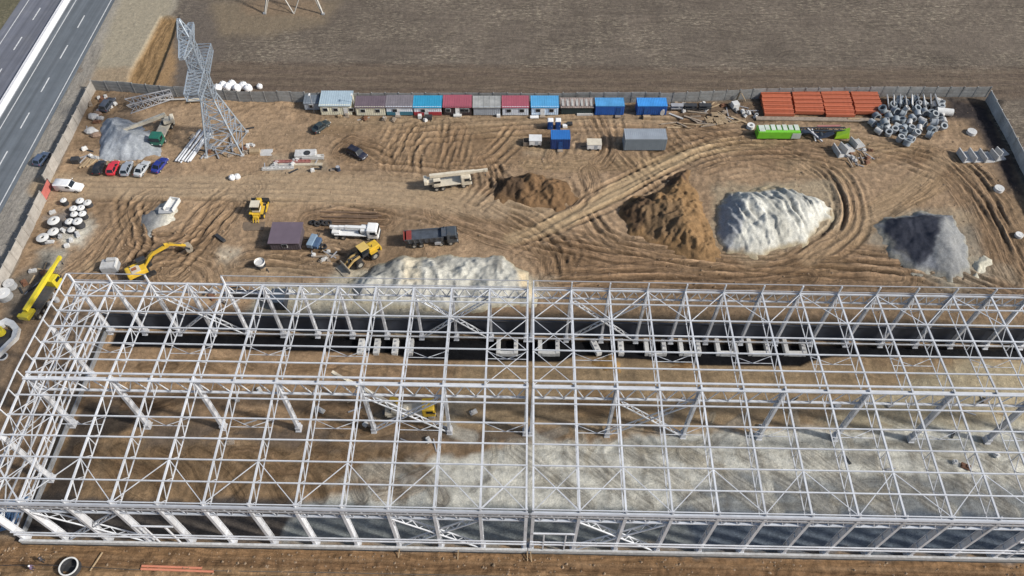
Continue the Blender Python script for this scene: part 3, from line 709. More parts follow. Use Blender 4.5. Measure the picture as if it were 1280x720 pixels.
    # goods-door frames in the front wall
    for i in gates:
        z_ = MB(); a, b_ = X[i], X[i+1]
        z_.box((a+b_)/2, -.5, 7.4, b_-a-.3, .2, .24)
        for q in (.28, .78): z_.box(a+(b_-a)*q, -.5, 3.7, .2, .2, 7.3)
        z_.build('door_frame', steel_col, root)
    if left_gable:
        for y in (9.1, 27.0):
            column(0.0, y, ztop(y)-.2, 0, .36, .7)
        z_ = MB()
        yy = np.linspace(0, YB, 13)
        for y in yy: z_.bar((-.25, y, ztop(y)), (-.25, y, ztop(y)+2.1), .14)
        for a, b_ in zip(yy, yy[1:]): z_.bar((-.25, a, ztop(a)+2.1), (-.25, b_, ztop(b_)+2.1), .17)
        z_.build('gable_parapet', steel, root)
        for z in (3.0, 4.2, 7.2, 9.8, 12.0): MB().box(-.35, YB/2, z, .18, YB, .2).build('gable_girt', steel, root)
        z_ = MB(); lattice(z_, (2.2, 0, EV-.2), (2.2, YM, RG-.2), (1.1, 0, 0), 16, .14, .08); lattice(z_, (2.2, YM, RG-.2), (2.2, YB, EV-.2), (1.1, 0, 0), 16, .14, .08)
        z_.build('wind_truss', steel, root)
        z_ = MB()
        for a, b_ in ((0, 9.1), (9.1, YM), (YM, 27), (27, YB)):
            z_.bar((-.1, a, EV-2), (-.1, b_, 6.5), .12); z_.bar((-.1, a, 6.5), (-.1, b_, EV-2), .12)
        z_.build('wall_brace', steel, root)
        wl = MB()
        for a, b_ in ((.8, 9), (9.2, 18), (18.4, 26.9), (27.1, 35.5)): wl.box(-.62, (a+b_)/2, .5, .2, b_-a, 1.0)
        wl.build('plinth', conc_g, root)
    return root
XL = [-GAP-BAY*(12-i) for i in range(13)]
XR = [GAP+BAY*i for i in range(16)]
steel_block('left white steel hall frame, its end gable beside the yellow mobile crane', XL, (0, 2, 4, 6, 8, 10, 12), 'steel_hall',
            [(1, 3), (9, 11)], [(2, 4), (9, 11)], [(8, 10)], [3], [0, 11], True, (0, 2, 4, 12))
LEFT[0] = False
steel_block('right white steel hall frame running out of the picture past the expansion gap', XR, (0, 2, 4, 6, 8, 10, 12, 14), 'steel_hall',
            [(1, 3)], [(1, 3)], [(2, 4)], [0, 11], [0], False, (0, 15))

# ================================================================== FENCES
def fence(label, pts, name, mt, h=2.8, pl=3.0, gate_first=None, lean=0.0):
    """concrete panel fence along world points; each panel and post a part"""
    root = thing(name, label, 'fence', (pts[0][0], pts[0][1], 0)); ox, oy = pts[0]
    for (ax, ay), (bx, by) in zip(pts, pts[1:]):
        L = math.hypot(bx-ax, by-ay); n = max(1, round(L/pl)); dx, dy = (bx-ax)/n, (by-ay)/n; a = math.atan2(by-ay, bx-ax)
        for k in range(n):
            cx, cy = ax+dx*(k+.5)-ox, ay+dy*(k+.5)-oy; zz = ground_z(cx+ox, cy+oy)
            hh = h+rnd.uniform(-.10, .10); p = MB(); l = L/n-.16; ty = rnd.uniform(-.05, .05)
            p.box(cx, cy, zz+hh/2-.1, l, .10, hh, a+ty*.3)
            for q in (.2, .5, .8): p.box(cx-math.sin(a)*0, cy, zz+hh*q-.1, l*.92, .15, hh*.2, a+ty*.3)
            p.build('panel', mt, root)
        if n <= 60:
            for k in range(n+1):
                cx, cy = ax+dx*k-ox, ay+dy*k-oy; zz = ground_z(cx+ox, cy+oy)
                MB().box(cx, cy, zz+h/2-.05, .2, .24, h+.2, a).build('post', mt, root)
    return root
c0 = G(119, 113); c1 = G(61, 231)
fence('beige concrete panel fence along the motorway verge above the site entrance', [c0, c1], 'concrete_fence', fence_c)
g0 = G(66, 234); g1 = G(58, 252); g2 = G(-12, 393)
fence('beige concrete panel fence along the verge below the entrance and its red gate', [g1, g2], 'concrete_fence', fence_c)
t = thing('gate', 'faded red metal gate leaf standing open at the site entrance', 'gate', (g0[0], g0[1], 0), math.atan2(g1[1]-g0[1], g1[0]-g0[0]))
L = math.hypot(g1[0]-g0[0], g1[1]-g0[1]); redg = mat('faded_red_sheet', (.42, .13, .11), .6, .15, 1)
p = MB(); p.box(L/2, 0, 1.25, L-.2, .06, 2.2)
for k in range(14): p.box(.2+k*(L-.4)/13, 0, 1.25, .07, .12, 2.15)
p.build('sheet_panel', redg, t)
p = MB(); p.bar((0, 0, .1), (0, 0, 2.5), .12); p.bar((L, 0, .1), (L, 0, 2.5), .12); p.bar((0, 0, 2.4), (L, 0, 2.4), .1); p.bar((0, 0, .2), (L, 0, .2), .1); p.build('gate_frame', dark, t)
bk = [G(119, 112), G(222, 121), G(300, 127), G(400, 128)]
fence('grey concrete panel fence behind the yard, from the motorway corner to the cabins', bk, 'concrete_fence', fence_g)
fence('grey concrete panel fence behind the blue containers and red beams, reaching the far corner', [G(400, 128), G(600, 129), G(840, 128), G(955, 123), G(1100, 121), G(1232, 121)], 'concrete_fence', fence_g)
fence('leaning grey panel fence on the right edge, running from the far corner', [G(1232, 126), G(1258, 174), G(1300, 260), G(1340, 350)], 'concrete_fence', mat('pale_fence_concrete', (.40, .40, .39), .9, .2, .7, 0, .2, (.2, .19, .17), .5))

# ================================================================== CABINS IN THE ROW
def colmat(key, rgb, **k): return mat(key, rgb, **k)
def cabin(name, label, x0, x1, yb, h, dep, roof, front, side=None, ov=.25, ridge=0.0, rib=.5, wins=2, door=.5, stripe=None, doorm=None, band=None, fall=.25, cat='cabin'):
    a = G(x0, yb); b_ = G(x1, yb); wd = math.hypot(b_[0]-a[0], b_[1]-a[1]); cx, cy = (a[0]+b_[0])/2, (a[1]+b_[1])/2
    t = thing(name, label, cat, (cx, cy+dep/2, ground_z(cx, cy)), math.atan2(b_[1]-a[1], b_[0]-a[0]))
    w2 = wd-2*ov*.6; d2 = dep
    body = MB().box(0, 0, .2+(h-.2)/2, w2, d2, h-.2); n = int(w2/.45)
    for k in range(n): body.box(-w2/2+(k+.5)*w2/n, -d2/2-.015, .25+(h-.3)/2, .10, .05, h-.45)
    body.build('wall', front, t)
    MB().box(0, -d2*.3, .1, w2*.96, .2, .24).box(0, d2*.3, .1, w2*.96, .2, .24).build('skid', chassis, t)
    r_ = MB(); x2 = wd/2
    if ridge:
        pr = [(-d2/2-ov, h), (0, h+ridge), (d2/2+ov, h), (d2/2+ov, h-.1), (0, h+ridge-.1), (-d2/2-ov, h-.1)]
    else: pr = [(-d2/2-ov, h-fall*.5+.1), (d2/2+ov, h+fall*.5+.1), (d2/2+ov, h+fall*.5-.02), (-d2/2-ov, h-fall*.5-.02)]
    np_ = len(pr); vs = [(-x2, y, z) for y, z in pr]+[(x2, y, z) for y, z in pr]
    r_.add(vs, [(i, (i+1) % np_, np_+(i+1) % np_, np_+i) for i in range(np_)]+[tuple(range(np_)), tuple(range(np_, 2*np_))])
    if rib:
        k = int(wd/rib)
        for q in range(k+1):
            x = -x2+.05+q*(wd-.1)/k
            for (ya, za), (yc, zc) in zip(pr[:np_//2], pr[1:np_//2]): r_.bar((x, ya, za+.02), (x, yc, zc+.02), .07, .05)
    r_.build('roof', roof, t)
    if stripe:
        st = MB(); k = 7
        for q in range(k): st.box(-x2+(q+.5)*wd/k, 0, h+.17+fall*0, wd/k*.45, d2*.9, .05)
        st.build('roof_sheet', stripe, t)
    if band: MB().box(0, -d2/2-.05, .2+(h-.2)*.2, w2+.02, .06, (h-.2)*.4).build('lower_wall', band, t)
    for k in range(wins):
        x = -w2/2+w2*(k+.5)/max(wins, 1)
        if door is not None and abs(x/w2+.5-door) < .14: x += w2*.17*(1 if x > 0 else -1)
        f_ = MB().box(x, -d2/2-.06, h*.6, 1.1, .08, .95).build('window', whitep, t)
        MB().box(x, -d2/2-.11, h*.6, .92, .05, .77).build('pane', glass, f_)
    if door is not None:
        x = -w2/2+w2*door
        f_ = MB().box(x, -d2/2-.07, 1.2, .9, .08, 2.0).build('door', doorm or whitep, t)
        MB().box(x+.34, -d2/2-.14, 1.15, .05, .06, .2).build('handle', dark, f_)
        MB().box(x, -d2/2-.45, .12, 1.2, .7, .2).build('step', woodg, t)
    return t
lb = mat('light_blue_roof', (.36, .45, .50), .5, .1, .6); crm = mat('cream_cladding', (.74, .70, .54), .7, .1, .8)
pur = mat('plum_roof', (.14, .105, .12), .6, .2, .6); gpr = mat('grey_plum_roof', (.19, .17, .18), .6, .2, .6)
teal = mat('teal_roof', (.03, .25, .40), .5, .12, .6); mar = mat('maroon_roof', (.32, .085, .11), .5, .12, .6)
wall_w = mat('white_cladding', (.74, .78, .82), .6, .08, .8); tealb = mat('teal_band', (.05, .17, .23), .6, .15, .8)
blk = mat('dark_porch', (.05, .035, .035), .7, .2, 1); gmet = mat('grey_metal_wall', (.36, .39, .42), .5, .2, .7); gmr = mat('grey_metal_roof', (.34, .34, .32), .6, .3, .5)
br = mat('sky_blue_roof', (.10, .36, .62), .45, .12, .5); bd = mat('blue_container_wall', (.012, .07, .24), .5, .15, .6); bd2 = mat('deep_blue_container_wall', (.02, .10, .36), .5, .15, .6)
brt = mat('blue_container_roof', (.10, .34, .62), .5, .2, .5); redb = mat('red_band', (.42, .05, .06), .5, .1, 1); lbf = mat('light_blue_front', (.60, .72, .84), .6, .1, .8)
cabin('shed', 'small dark grey lean-to shed left of the cream cabin', 381, 400, 138, 2.0, 2.6, mat('slate_roof', (.13, .15, .17), .6, .2, 1), gmet, ov=.1, wins=1, door=None, cat='shed')
cabin('site_cabin', 'largest cream cabin with a pale blue-grey roof, left end of the row', 401, 441, 144, 2.9, 4.4, lb, crm, wins=3, door=.82)
cabin('site_cabin', 'cream cabin with a dark plum roof, second in the row', 445, 483, 145, 2.6, 3.2, pur, crm, wins=2, door=None)
cabin('site_cabin', 'white cabin with a teal lower band and grey plum roof', 483, 517, 145, 2.5, 3.4, gpr, wall_w, band=tealb, wins=1, door=.42)
cabin('site_cabin', 'white cabin with a bright teal roof and dark red corner', 517, 553, 145, 2.5, 3.3, teal, wall_w, band=redb, wins=1, door=.45)
cabin('site_cabin', 'dark-fronted cabin with white windows under a maroon roof', 554, 590, 145, 2.5, 3.4, mar, blk, wins=3, door=.5)
cabin('site_cabin', 'plain grey metal cabin between the two maroon roofs', 591, 626, 145, 2.5, 3.2, gmr, gmet, wins=0, door=None, rib=1.1)
cabin('site_cabin', 'white-fronted cabin with a half white, half maroon roof', 627, 661, 145, 2.5, 3.3, mar, wall_w, wins=2, door=None)
cabin('site_cabin', 'white and pale blue cabin under a sky blue roof', 663, 698, 145, 2.5, 3.2, br, lbf, wins=2, door=.42)
cabin('shed', 'dark shed roofed in rusty and pale striped sheets beside the blue container', 700, 741, 144, 2.2, 2.6, mat('patchy_roof', (.28, .22, .19), .7, .4, .9), mat('dark_green_wall', (.03, .05, .05), .7, .2, 1), stripe=mat('pale_sheet', (.42, .41, .38), .6, .2, .8), wins=0, door=None, cat='shed')
cabin('storage_container', 'blue container with a weathered light blue roof patch, next to the striped shed', 743, 779, 145, 2.6, 2.7, brt, bd2, ov=.03, fall=.04, rib=.35, wins=0, door=.8, doorm=bd, cat='container')
cabin('storage_container', 'rightmost blue container of the row, an oval white board propped on it', 795, 832, 145, 2.6, 2.7, mat('bright_blue_roof', (.06, .29, .66), .5, .15, .5), bd2, ov=.03, fall=.04, rib=.35, wins=0, door=.3, doorm=bd, cat='container')
t = thing('oval_board', 'oval white board leaning on the rightmost blue container', 'board', (*G(827, 147), .1)); b = MB()
b.cyl((0, 0, 1.0), (-.0, .08, 1.02), .8, n=20); o_ = b.build('board_face', whitep, t); o_.scale = (.6, 1, 1.25)
MB().bar((-.2, .1, 0), (-.2, .4, 1.2), .06).bar((.2, .1, 0), (.2, .4, 1.2), .06).build('prop', wood, t)
# containers standing in the yard
cabin('storage_container', 'long grey steel container on skids in the yard', 779, 831, 189, 3.2, 3.2, mat('container_grey_roof', (.30, .33, .36), .5, .15, .4), mat('container_grey', (.20, .24, .27), .5, .12, .5), ov=.02, fall=.04, rib=.4, wins=0, door=None, cat='container')
cabin('storage_container', 'small royal blue container in front of the portable toilets', 688, 712, 187, 2.9, 2.8, mat('royal_roof', (.03, .16, .45), .5, .1, .6), mat('navy_wall', (.01, .04, .16), .5, .15, .6), ov=.02, fall=.04, rib=.35, wins=0, door=.5, doorm=bd, cat='container')
t = cabin('site_trailer', 'wide plum-roofed wheeled trailer hut between the yellow dozer and loader', 338, 377, 313, 2.3, 4.7, mat('plum_sheet', (.125, .095, .115), .5, .12, .6), mat('plum_wall', (.09, .075, .085), .6, .2, .8), ov=.3, fall=.1, rib=0, wins=1, door=None, cat='trailer')
for x in (-1.9, 1.9):
    for y in (-1.9, 1.9):
        wv = MB().cyl((x, y-.12, .42), (x, y+.12, .42), .42).build('wheel', rubber, t)
MB().bar((3, 0, .5), (4.6, 0, .4), .12).bar((-3, 0.5, .5), (-3.8, 0.5, .45), .1).build('tow_bar', dark, t)
def toilet(px, py, label):
    t = thing('portable_toilet', label, 'toilet', (*G(px, py), 0)); bl = mat('toilet_blue', (.012, .07, .26), .4, .1, 1)
    MB().box(0, 0, 1.1, 1.15, 1.15, 2.1).build('cubicle', bl, t, bevel=.04)
    MB().box(0, 0, 2.22, 1.25, 1.25, .14).box(0, 0, 2.34, 1.0, 1.0, .14).build('roof', whitep, t, bevel=.04)
    d_ = MB().box(.03, -.6, 1.05, .8, .06, 1.85).build('door', bl, t); MB().box(.33, -.66, 1.0, .06, .06, .16).build('handle', whitep, d_)
toilet(687.5, 160, 'blue portable toilet with white roof, left one of the pair')
toilet(697, 160, 'blue portable toilet with white roof, right one of the pair')
def boxvan(px, py, label, dirty=False, s=1.0):
    t = thing('tool_trailer', label, 'trailer', (*G(px, py), 0)); b = MB().box(0, 0, 1.05, 2.6*s, 1.9, 1.3); b.build('body', whitep, t, bevel=.08)
    MB().box(0, 0, 1.73, 2.7*s, 2.0, .08).build('roof', cream if dirty else whitep, t)
    for x in (-.75, .75):
        for y in (-.9, .9): MB().cyl((x*s, y-.1, .32), (x*s, y+.1, .32), .32).build('wheel', rubber, t)
    MB().bar((-1.3*s, 0, .45), (-2.4*s, 0, .4), .1).build('tow_bar', dark, t)
    MB().box(.3*s, -.96, 1.1, .7, .04, .9).build('door', gmet, t)
boxvan(669, 180, 'small white tool trailer left of the royal blue container')
boxvan(742, 185, 'cream-topped white tool trailer left of the grey container', True, 1.15)
p = G(650, 180)
t = thing('crate', 'low grey crate left of the small white tool trailer', 'crate', (*G(658, 180), 0)); b = MB()
for z in (.25, .6, .95): b.box(0, -.7, z, 1.3, .06, .28).box(0, .7, z, 1.3, .06, .28).box(-.65, 0, z, .06, 1.4, .28).box(.65, 0, z, .06, 1.4, .28)
b.box(0, 0, .1, 1.3, 1.4, .1); b.build('slatted_side', woodg, t)

# ================================================================== VEHICLES
def wheel(t, x, y, r=.32, w_=.22, name='wheel'):
    wv = MB().cyl((x, y-w_/2, r), (x, y+w_/2, r), r, n=16).build(name, rubber, t)
    s = 1 if y > 0 else -1
    MB().cyl((x, y+s*w_*.42, r), (x, y+s*w_*.56, r), r*.55, n=12).build('rim', rimm, wv)
def car(label, px, py, hd, paint, kind='hatch', loc=None, name='parked_car', group='cars parked on the site'):
    t = thing(name, label, 'van' if kind == 'van' else 'car', (*(loc or G(px, py)), 0), hd, group)
    L, W, Hh = {'hatch': (4.1, 1.7, 1.5), 'sedan': (4.5, 1.75, 1.45), 'suv': (4.6, 1.85, 1.75), 'van': (5.3, 2.0, 2.0)}[kind]
    t.location.z = ground_z(t.location.x, t.location.y)+.02
    # hull lofted along the length
    st = {'hatch': [(-.5, .82, .35, .78), (-.47, .95, .25, .92), (-.3, 1, .22, .94), (.1, 1, .22, .92), (.28, .99, .22, .90), (.44, .93, .24, .78), (.5, .78, .34, .62)],
          'sedan': [(-.5, .82, .35, .8), (-.47, .95, .25, .92), (-.3, 1, .22, .94), (.1, 1, .22, .92), (.26, .99, .22, .89), (.45, .92, .24, .76), (.5, .78, .34, .6)],
          'suv': [(-.5, .86, .4, .95), (-.48, .96, .3, 1.08), (-.3, 1, .26, 1.1), (.1, 1, .26, 1.08), (.26, 1, .26, 1.04), (.46, .95, .28, .92), (.5, .82, .4, .76)],
          'van': [(-.5, .92, .35, 1.9), (-.48, 1, .28, 1.97), (-.2, 1, .26, 2.0), (.08, 1, .26, 1.99), (.2, .98, .26, 1.25), (.45, .92, .28, 1.02), (.5, .8, .4, .8)]}[kind]
    sec = []
    for x, wv, zb, zt in st:
        hw = wv*W/2; sec.append([(x*L, -hw*.92, zb), (x*L, -hw, zb+.15), (x*L, -hw, zt-.16), (x*L, -hw*.86, zt), (x*L, hw*.86, zt), (x*L, hw, zt-.16), (x*L, hw, zb+.15), (x*L, hw*.92, zb)])
    MB().loft(sec).build('body', paint, t, smooth=True)
    if kind != 'van':
        zb = st[3][3]-.02; r0, r1, f0, f1 = {'hatch': (-.47, -.38, .06, .24), 'sedan': (-.36, -.22, .05, .22), 'suv': (-.48, -.42, .07, .22)}[kind]
        zt = Hh; wl, wt = W/2*.9, W/2*.72
        g_ = MB(); g_.add([(r0*L, -wl, zb), (f1*L, -wl, zb), (f1*L, wl, zb), (r0*L, wl, zb), (r1*L, -wt, zt-.04), (f0*L, -wt, zt-.04), (f0*L, wt, zt-.04), (r1*L, wt, zt-.04)],
              [(0, 1, 5, 4), (1, 2, 6, 5), (2, 3, 7, 6), (3, 0, 4, 7), (4, 5, 6, 7), (3, 2, 1, 0)]); g_.build('window', glass, t)
        rf = MB(); rf.box((r1+f0)/2*L, 0, zt-.005, (f0-r1)*L+.1, wt*2+.06, .07)
        for s in (-1, 1):
            rf.bar((f1*L, s*wl, zb), (f0*L, s*wt, zt-.02), .10); rf.bar((r0*L, s*wl, zb), (r1*L, s*wt, zt-.02), .12); rf.bar((-.08*L, s*(wl+.01), zb), (-.08*L, s*(wt+.01), zt-.03), .09)
        rf.build('roof', paint, t, bevel=.03)
    else:
        MB().add([(.115*L, -.78, 1.86), (.205*L, -.8, 1.30), (.205*L, .8, 1.30), (.115*L, .78, 1.86), (.115*L, -.7, 1.89), (.215*L, -.74, 1.32), (.215*L, .74, 1.32), (.115*L, .7, 1.89)],
                 [(0, 1, 5, 4), (1, 2, 6, 5), (2, 3, 7, 6), (4, 5, 6, 7)]).build('windscreen', glass, t)
        for s in (-1, 1): MB().box(.06*L, s*1.0, 1.45, .9, .03, .5).build('window', glass, t)
    for x in (-.3, .31):
        for y in (-1, 1): wheel(t, x*L, y*(W/2-.10), .34 if kind in ('suv', 'van') else .31)
    zl = st[-2][3]-.12
    for y in (-1, 1):
        MB().box(L*.472, y*W*.36, zl-.02, .12, .3, .15).build('headlight', lamp_w, t)
        MB().box(-L*.488, y*W*.4, st[0][3]-.05, .08, .22, .2).build('tail_light', lamp_r, t)
        MB().box(L*.14, y*(W/2+.08), st[3][3]+.03, .14, .16, .12).build('mirror', paint, t)
    return t
cp = lambda k, c: mat(k, c, .3, .06, 1.5, .0, 0, S(130, 115, 95), .25)
blackp = cp('black_paint', (.018, .02, .026)); redp = cp('red_paint', (.50, .03, .045)); silv = cp('silver_paint', (.30, .33, .37)); silv2 = cp('light_silver_paint', (.45, .47, .48))
bluep = cp('blue_paint', (.02, .035, .22)); slate = cp('slate_blue_paint', (.07, .10, .16)); dgre = cp('dark_teal_paint', (.03, .045, .05)); nav = cp('midnight_paint', (.018, .02, .035)); vw = cp('van_white', (.78, .78, .77))
up = R(91)
car('black hatchback at the left end of the row by the grey gravel heap', 126, 212, up, blackp, 'hatch')
car('red hatchback parked nose-in at the grey gravel heap', 143, 212, up, redp, 'hatch')
car('mid silver hatchback right of the red car', 160, 213, up, silv, 'hatch')
car('light silver estate car between the silver hatchback and blue car', 179, 213.5, R(80), silv2, 'sedan')
car('royal blue saloon at the right end of the row of cars', 201, 209, R(76), bluep, 'sedan')
car('slate blue car stopped on the motorway shoulder', 54, 201, R(80), slate, 'hatch')
car('white panel van driving in through the site entrance', 89, 237, R(-3), vw, 'van', name='panel_van')
car('dark teal saloon standing in front of the cream cabin', 402, 161, heading((393, 166), (411, 153)), dgre, 'sedan')
car('midnight blue car alone in a ring of tyre tracks', 447, 194, heading((438, 187), (458, 197)), nav, 'suv')
car('dusty dark grey car tucked into the fence corner beside the motorway', 136, 133, R(82), cp('charcoal_paint', (.06, .07, .09)), 'suv')

def truck_base(t, L, W, axles, cabx, cabcol, cabL=2.1, cabH=2.0, r=.5, zb=.75):
    MB().box(0, 0, zb+.05, L, .9, .32).box(0, 0, zb+.2, L*.9, W*.55, .1).build('chassis', chassis, t)
    for x in axles:
        for y in (-1, 1): wheel(t, x, y*(W/2-.2), r, .38)
    c = MB(); x0, x1 = cabx-cabL/2, cabx+cabL/2; z0 = zb; z1 = zb+cabH
    sec = [[(x, -W/2*k, z0), (x, -W/2*k, z0+cabH*.5), (x-(.12 if x > cabx else 0), -W/2*k*.92, zt), (x-(.12 if x > cabx else 0), W/2*k*.92, zt), (x, W/2*k, z0+cabH*.5), (x, W/2*k, z0)] for x, k, zt in ((x0, .97, z1), (x0+.2, 1, z1+.03), (x1-.25, 1, z1), (x1, .94, z1-.15))]
    cb = c.loft(sec).build('cab', cabcol, t, bevel=.05)
    MB().box(x1-.02, 0, z0+cabH*.68, .08, W*.82, cabH*.42).build('windscreen', glass, cb)
    for s in (-1, 1):
        MB().box(cabx+.15, s*(W/2+.005), z0+cabH*.7, cabL*.5, .05, cabH*.34).build('side_window', glass, cb)
        MB().box(x1+.02, s*W*.36, z0+.2, .08, .3, .18).build('headlight', lamp_w, t)
    MB().box(x1+.06, 0, z0-.12, .18, W*.98, .3).build('bumper', dark, t)
    for s in (-1, 1): MB().bar((x1-.3, s*W/2, z0+cabH*.5), (x1-.05, s*(W/2+.25), z0+cabH*.75), .08, .25).build('mirror', dark, t)
def telescope(t, base, ang_z, pitch, length, w0, mt, n=3, hook=True, jib=None):
    d = Vector((math.cos(ang_z)*math.cos(pitch), math.sin(ang_z)*math.cos(pitch), math.sin(pitch))); b0 = Vector(base)
    bm_ = None
    for k in range(n):
        a = b0+d*(length*k*.28 if k else 0); e = b0+d*(length*(.62+.38*k/(n-1)) if n > 1 else length)
        m_ = MB().bar(a, e, w0*(1-.16*k), w0*1.15*(1-.16*k)); o = m_.build('boom' if k == 0 else 'boom_section', mt, t if k == 0 else bm_)
        if k == 0: bm_ = o
    tip = b0+d*length
    MB().bar(tip-d*.3, tip+d*.5, w0*.8, w0*.9).cyl(tip+Vector((-.3*math.sin(ang_z), .3*math.cos(ang_z), -.1)), tip+Vector((.3*math.sin(ang_z), -.3*math.cos(ang_z), -.1)), .22).build('boom_head', mt, bm_)
    if hook:
        MB().bar(tip+Vector((0, 0, -.2)), tip+Vector((0, 0, -1.3)), .04).cyl(tip+Vector((0, 0, -1.3)), tip+Vector((0, 0, -1.7)), .16, .08).build('hook', dark, t)
    q = b0+d*(length*.33); MB().cyl((base[0]+math.cos(ang_z)*.6, base[1]+math.sin(ang_z)*.6, base[2]-.8), q+Vector((0, 0, -w0*.4)), .12).build('lift_ram', dark, t)
def crane_truck(label, px, py, hd, L=9, W=2.4, carrier=cream, cabcol=None, boomcol=None, boomL=10, boom_rel=math.pi, pitch=R(4), base_x=-1.5, bz=2.6, opcab=True, outr=False, axles=None, cabfront=True, sup=None):
    t = thing('crane_truck', label, 'crane truck', (*G(px, py), 0), hd); t.location.z = ground_z(t.location.x, t.location.y)
    cabcol = cabcol or carrier; boomcol = boomcol or carrier
    truck_base(t, L, W, axles or [-L*.36, -L*.22, L*.3], L/2-1.0, cabcol)
    MB().box(-.6, 0, 1.25, L*.66, W*.95, .22).box(-L*.36, 0, 1.5, L*.16, W*.8, .5).build('deck', carrier, t, bevel=.04)
    for s in (-1, 1): MB().box(0.6, s*W*.4, 1.0, 1.2, .4, .4).build('tool_box', chassis, t)
    if outr:
        for x in (-L*.42, L*.1):
            for s in (-1, 1): MB().bar((x, 0, .8), (x, s*2.4, .8), .2).bar((x, s*2.4, .8), (x, s*2.4, .05), .16).box(x, s*2.4, .05, .5, .5, .08).build('outrigger', carrier, t)
    MB().cyl((base_x, 0, 1.3), (base_x, 0, 1.75), .8, n=20).build('turntable', dark, t)
    a = boom_rel; c, s_ = math.cos(a), math.sin(a)
    up_ = MB(); up_.box(base_x-.9*c, -.9*s_, 2.05, 2.2, 1.7, .7, a); up_.box(base_x-1.7*c, -1.7*s_, 2.3, .7, 1.9, .9, a); up_.build('superstructure', sup or carrier, t, bevel=.05)
    if opcab:
        oc = MB().box(base_x+.5*c+.95*s_, .5*s_-.95*c, 2.4, 1.4, .85, 1.4, a).build('operator_cab', cabcol, t, bevel=.06)
        MB().box(base_x+.55*c+.95*s_, .55*s_-.95*c, 2.65, 1.32, .90, .55, a).build('side_window', glass, oc)
    telescope(t, (base_x-.8*c, -.8*s_, bz), a, pitch, boomL, .62, boomcol)
    return t
crane_truck('cream mobile crane truck with its long boom folded over the cab, mid yard', 563, 232, heading((545, 234), (592, 228)), 8.4, 2.4, cream, boomL=11.2, boom_rel=0, pitch=R(-1), base_x=-3.2, bz=3.3, axles=[-2.9, -1.6, 2.6])
crane_truck('white crane truck with a white square cab beside the yellow loader', 444, 294, R(-2), 9.4, 2.4, whitep, boomL=6.4, boom_rel=math.pi, pitch=R(0), base_x=1.6, bz=2.3, opcab=False, boomcol=whitep)
crane_truck('green-cabbed crane truck by the gravel heap with its cream boom lowered', 206, 168, R(-92), 8.6, 2.4, cream, cabcol=greencab, boomL=9.5, boom_rel=R(-65), pitch=R(-9), base_x=-1.9, bz=3.6, opcab=False)
crane_truck('yellow mobile crane outside the left gable with a long lemon boom', 58, 377, heading((38, 402), (73, 350)), 9.0, 2.4, chassis, cabcol=lemon, boomcol=lemon, boomL=11.5, boom_rel=0, pitch=R(2), base_x=-3.4, bz=2.9, opcab=False, axles=[-3.6, -2.3, -1.0, 3.0], sup=lemon)
crane_truck('pale yellow crane standing inside the left frame under the ridge truss', 512, 517, heading((480, 520), (548, 516)), 8.5, 2.4, cream, cabcol=yellow, boomcol=cream, boomL=11.5, boom_rel=heading((500, 500), (440, 470)), pitch=R(17), base_x=-2.2, bz=2.6)

def tipper(label, px, py, hd):
    t = thing('tipper_truck', label, 'tipper truck', (*G(px, py), 0), hd); cc = mat('graphite_paint', (.05, .06, .07), .45, .15, 1, 0, 0, S(120, 104, 86), .3); bed = mat('bed_steel', (.07, .08, .095), .5, .25, .8, 0, 0, S(125, 112, 92), .35)
    t.location.z = ground_z(t.location.x, t.location.y)
    truck_base(t, 9.8, 2.5, [-3.5, -2.2, 1.6, 3.4], 3.75, cc, 2.0, 2.1)
    b = MB(); x0, x1 = -4.7, 2.0
    for s in (-1, 1):
        b.add([(x0, s*.95, 1.1), (x1, s*.95, 1.1), (x1+.2, s*1.25, 2.6), (x0-.5, s*1.25, 2.5), (x0, s*.87, 1.1), (x1, s*.87, 1.1), (x1+.2, s*1.15, 2.6), (x0-.5, s*1.15, 2.5)], [(0, 1, 2, 3), (7, 6, 5, 4), (3, 2, 6, 7), (0, 3, 7, 4), (1, 2, 6, 5)])
        for k in range(7): b.bar((x0+.4+k, s*1.0, 1.15), (x0+.2+k*1.04, s*1.3, 2.5), .12)
    b.add([(x0, -.95, 1.08), (x1, -.95, 1.08), (x1, .95, 1.08), (x0, .95, 1.08)], [(0, 1, 2, 3)]).add([(x1, -.95, 1.1), (x1, .95, 1.1), (x1+.2, 1.25, 2.7), (x1+.2, -1.25, 2.7)], [(0, 1, 2, 3)]).box(x1+.5, 0, 2.72, 1.4, 2.3, .1)
    b.build('tipper_bed', bed, t)
    MB().box(-1.4, 0, 2.2, 6.3, 2.1, .12).build('tarpaulin', mat('dark_tarp', (.06, .07, .085), .6, .35, 1.2, 0, .4), t)
    MB().add([(x0, -.9, 1.1), (x0, .9, 1.1), (x0-.5, 1.2, 2.5), (x0-.5, -1.2, 2.5), (x0-.12, -.9, 1.1), (x0-.12, .9, 1.1), (x0-.62, 1.2, 2.5), (x0-.62, -1.2, 2.5)], [(0, 1, 2, 3), (7, 6, 5, 4), (3, 2, 6, 7), (0, 3, 7, 4), (1, 2, 6, 5)]).box(-4.3, 0, 2.42, 1.0, 2.3, .16).build('tailgate', mat('oxide_red', (.22, .04, .03), .5, .2, 1), t)
    MB().cyl((2.35, .9, 1.2), (2.35, .9, 3.2), .09).build('exhaust', dark, t); MB().box(1.0, -1.0, .75, 1.2, .5, .5).build('fuel_tank', galv_d, t)
tipper('dark grey tipper truck with a red tailgate above the white sand heap', 541, 303, heading((508, 302), (572, 297)))

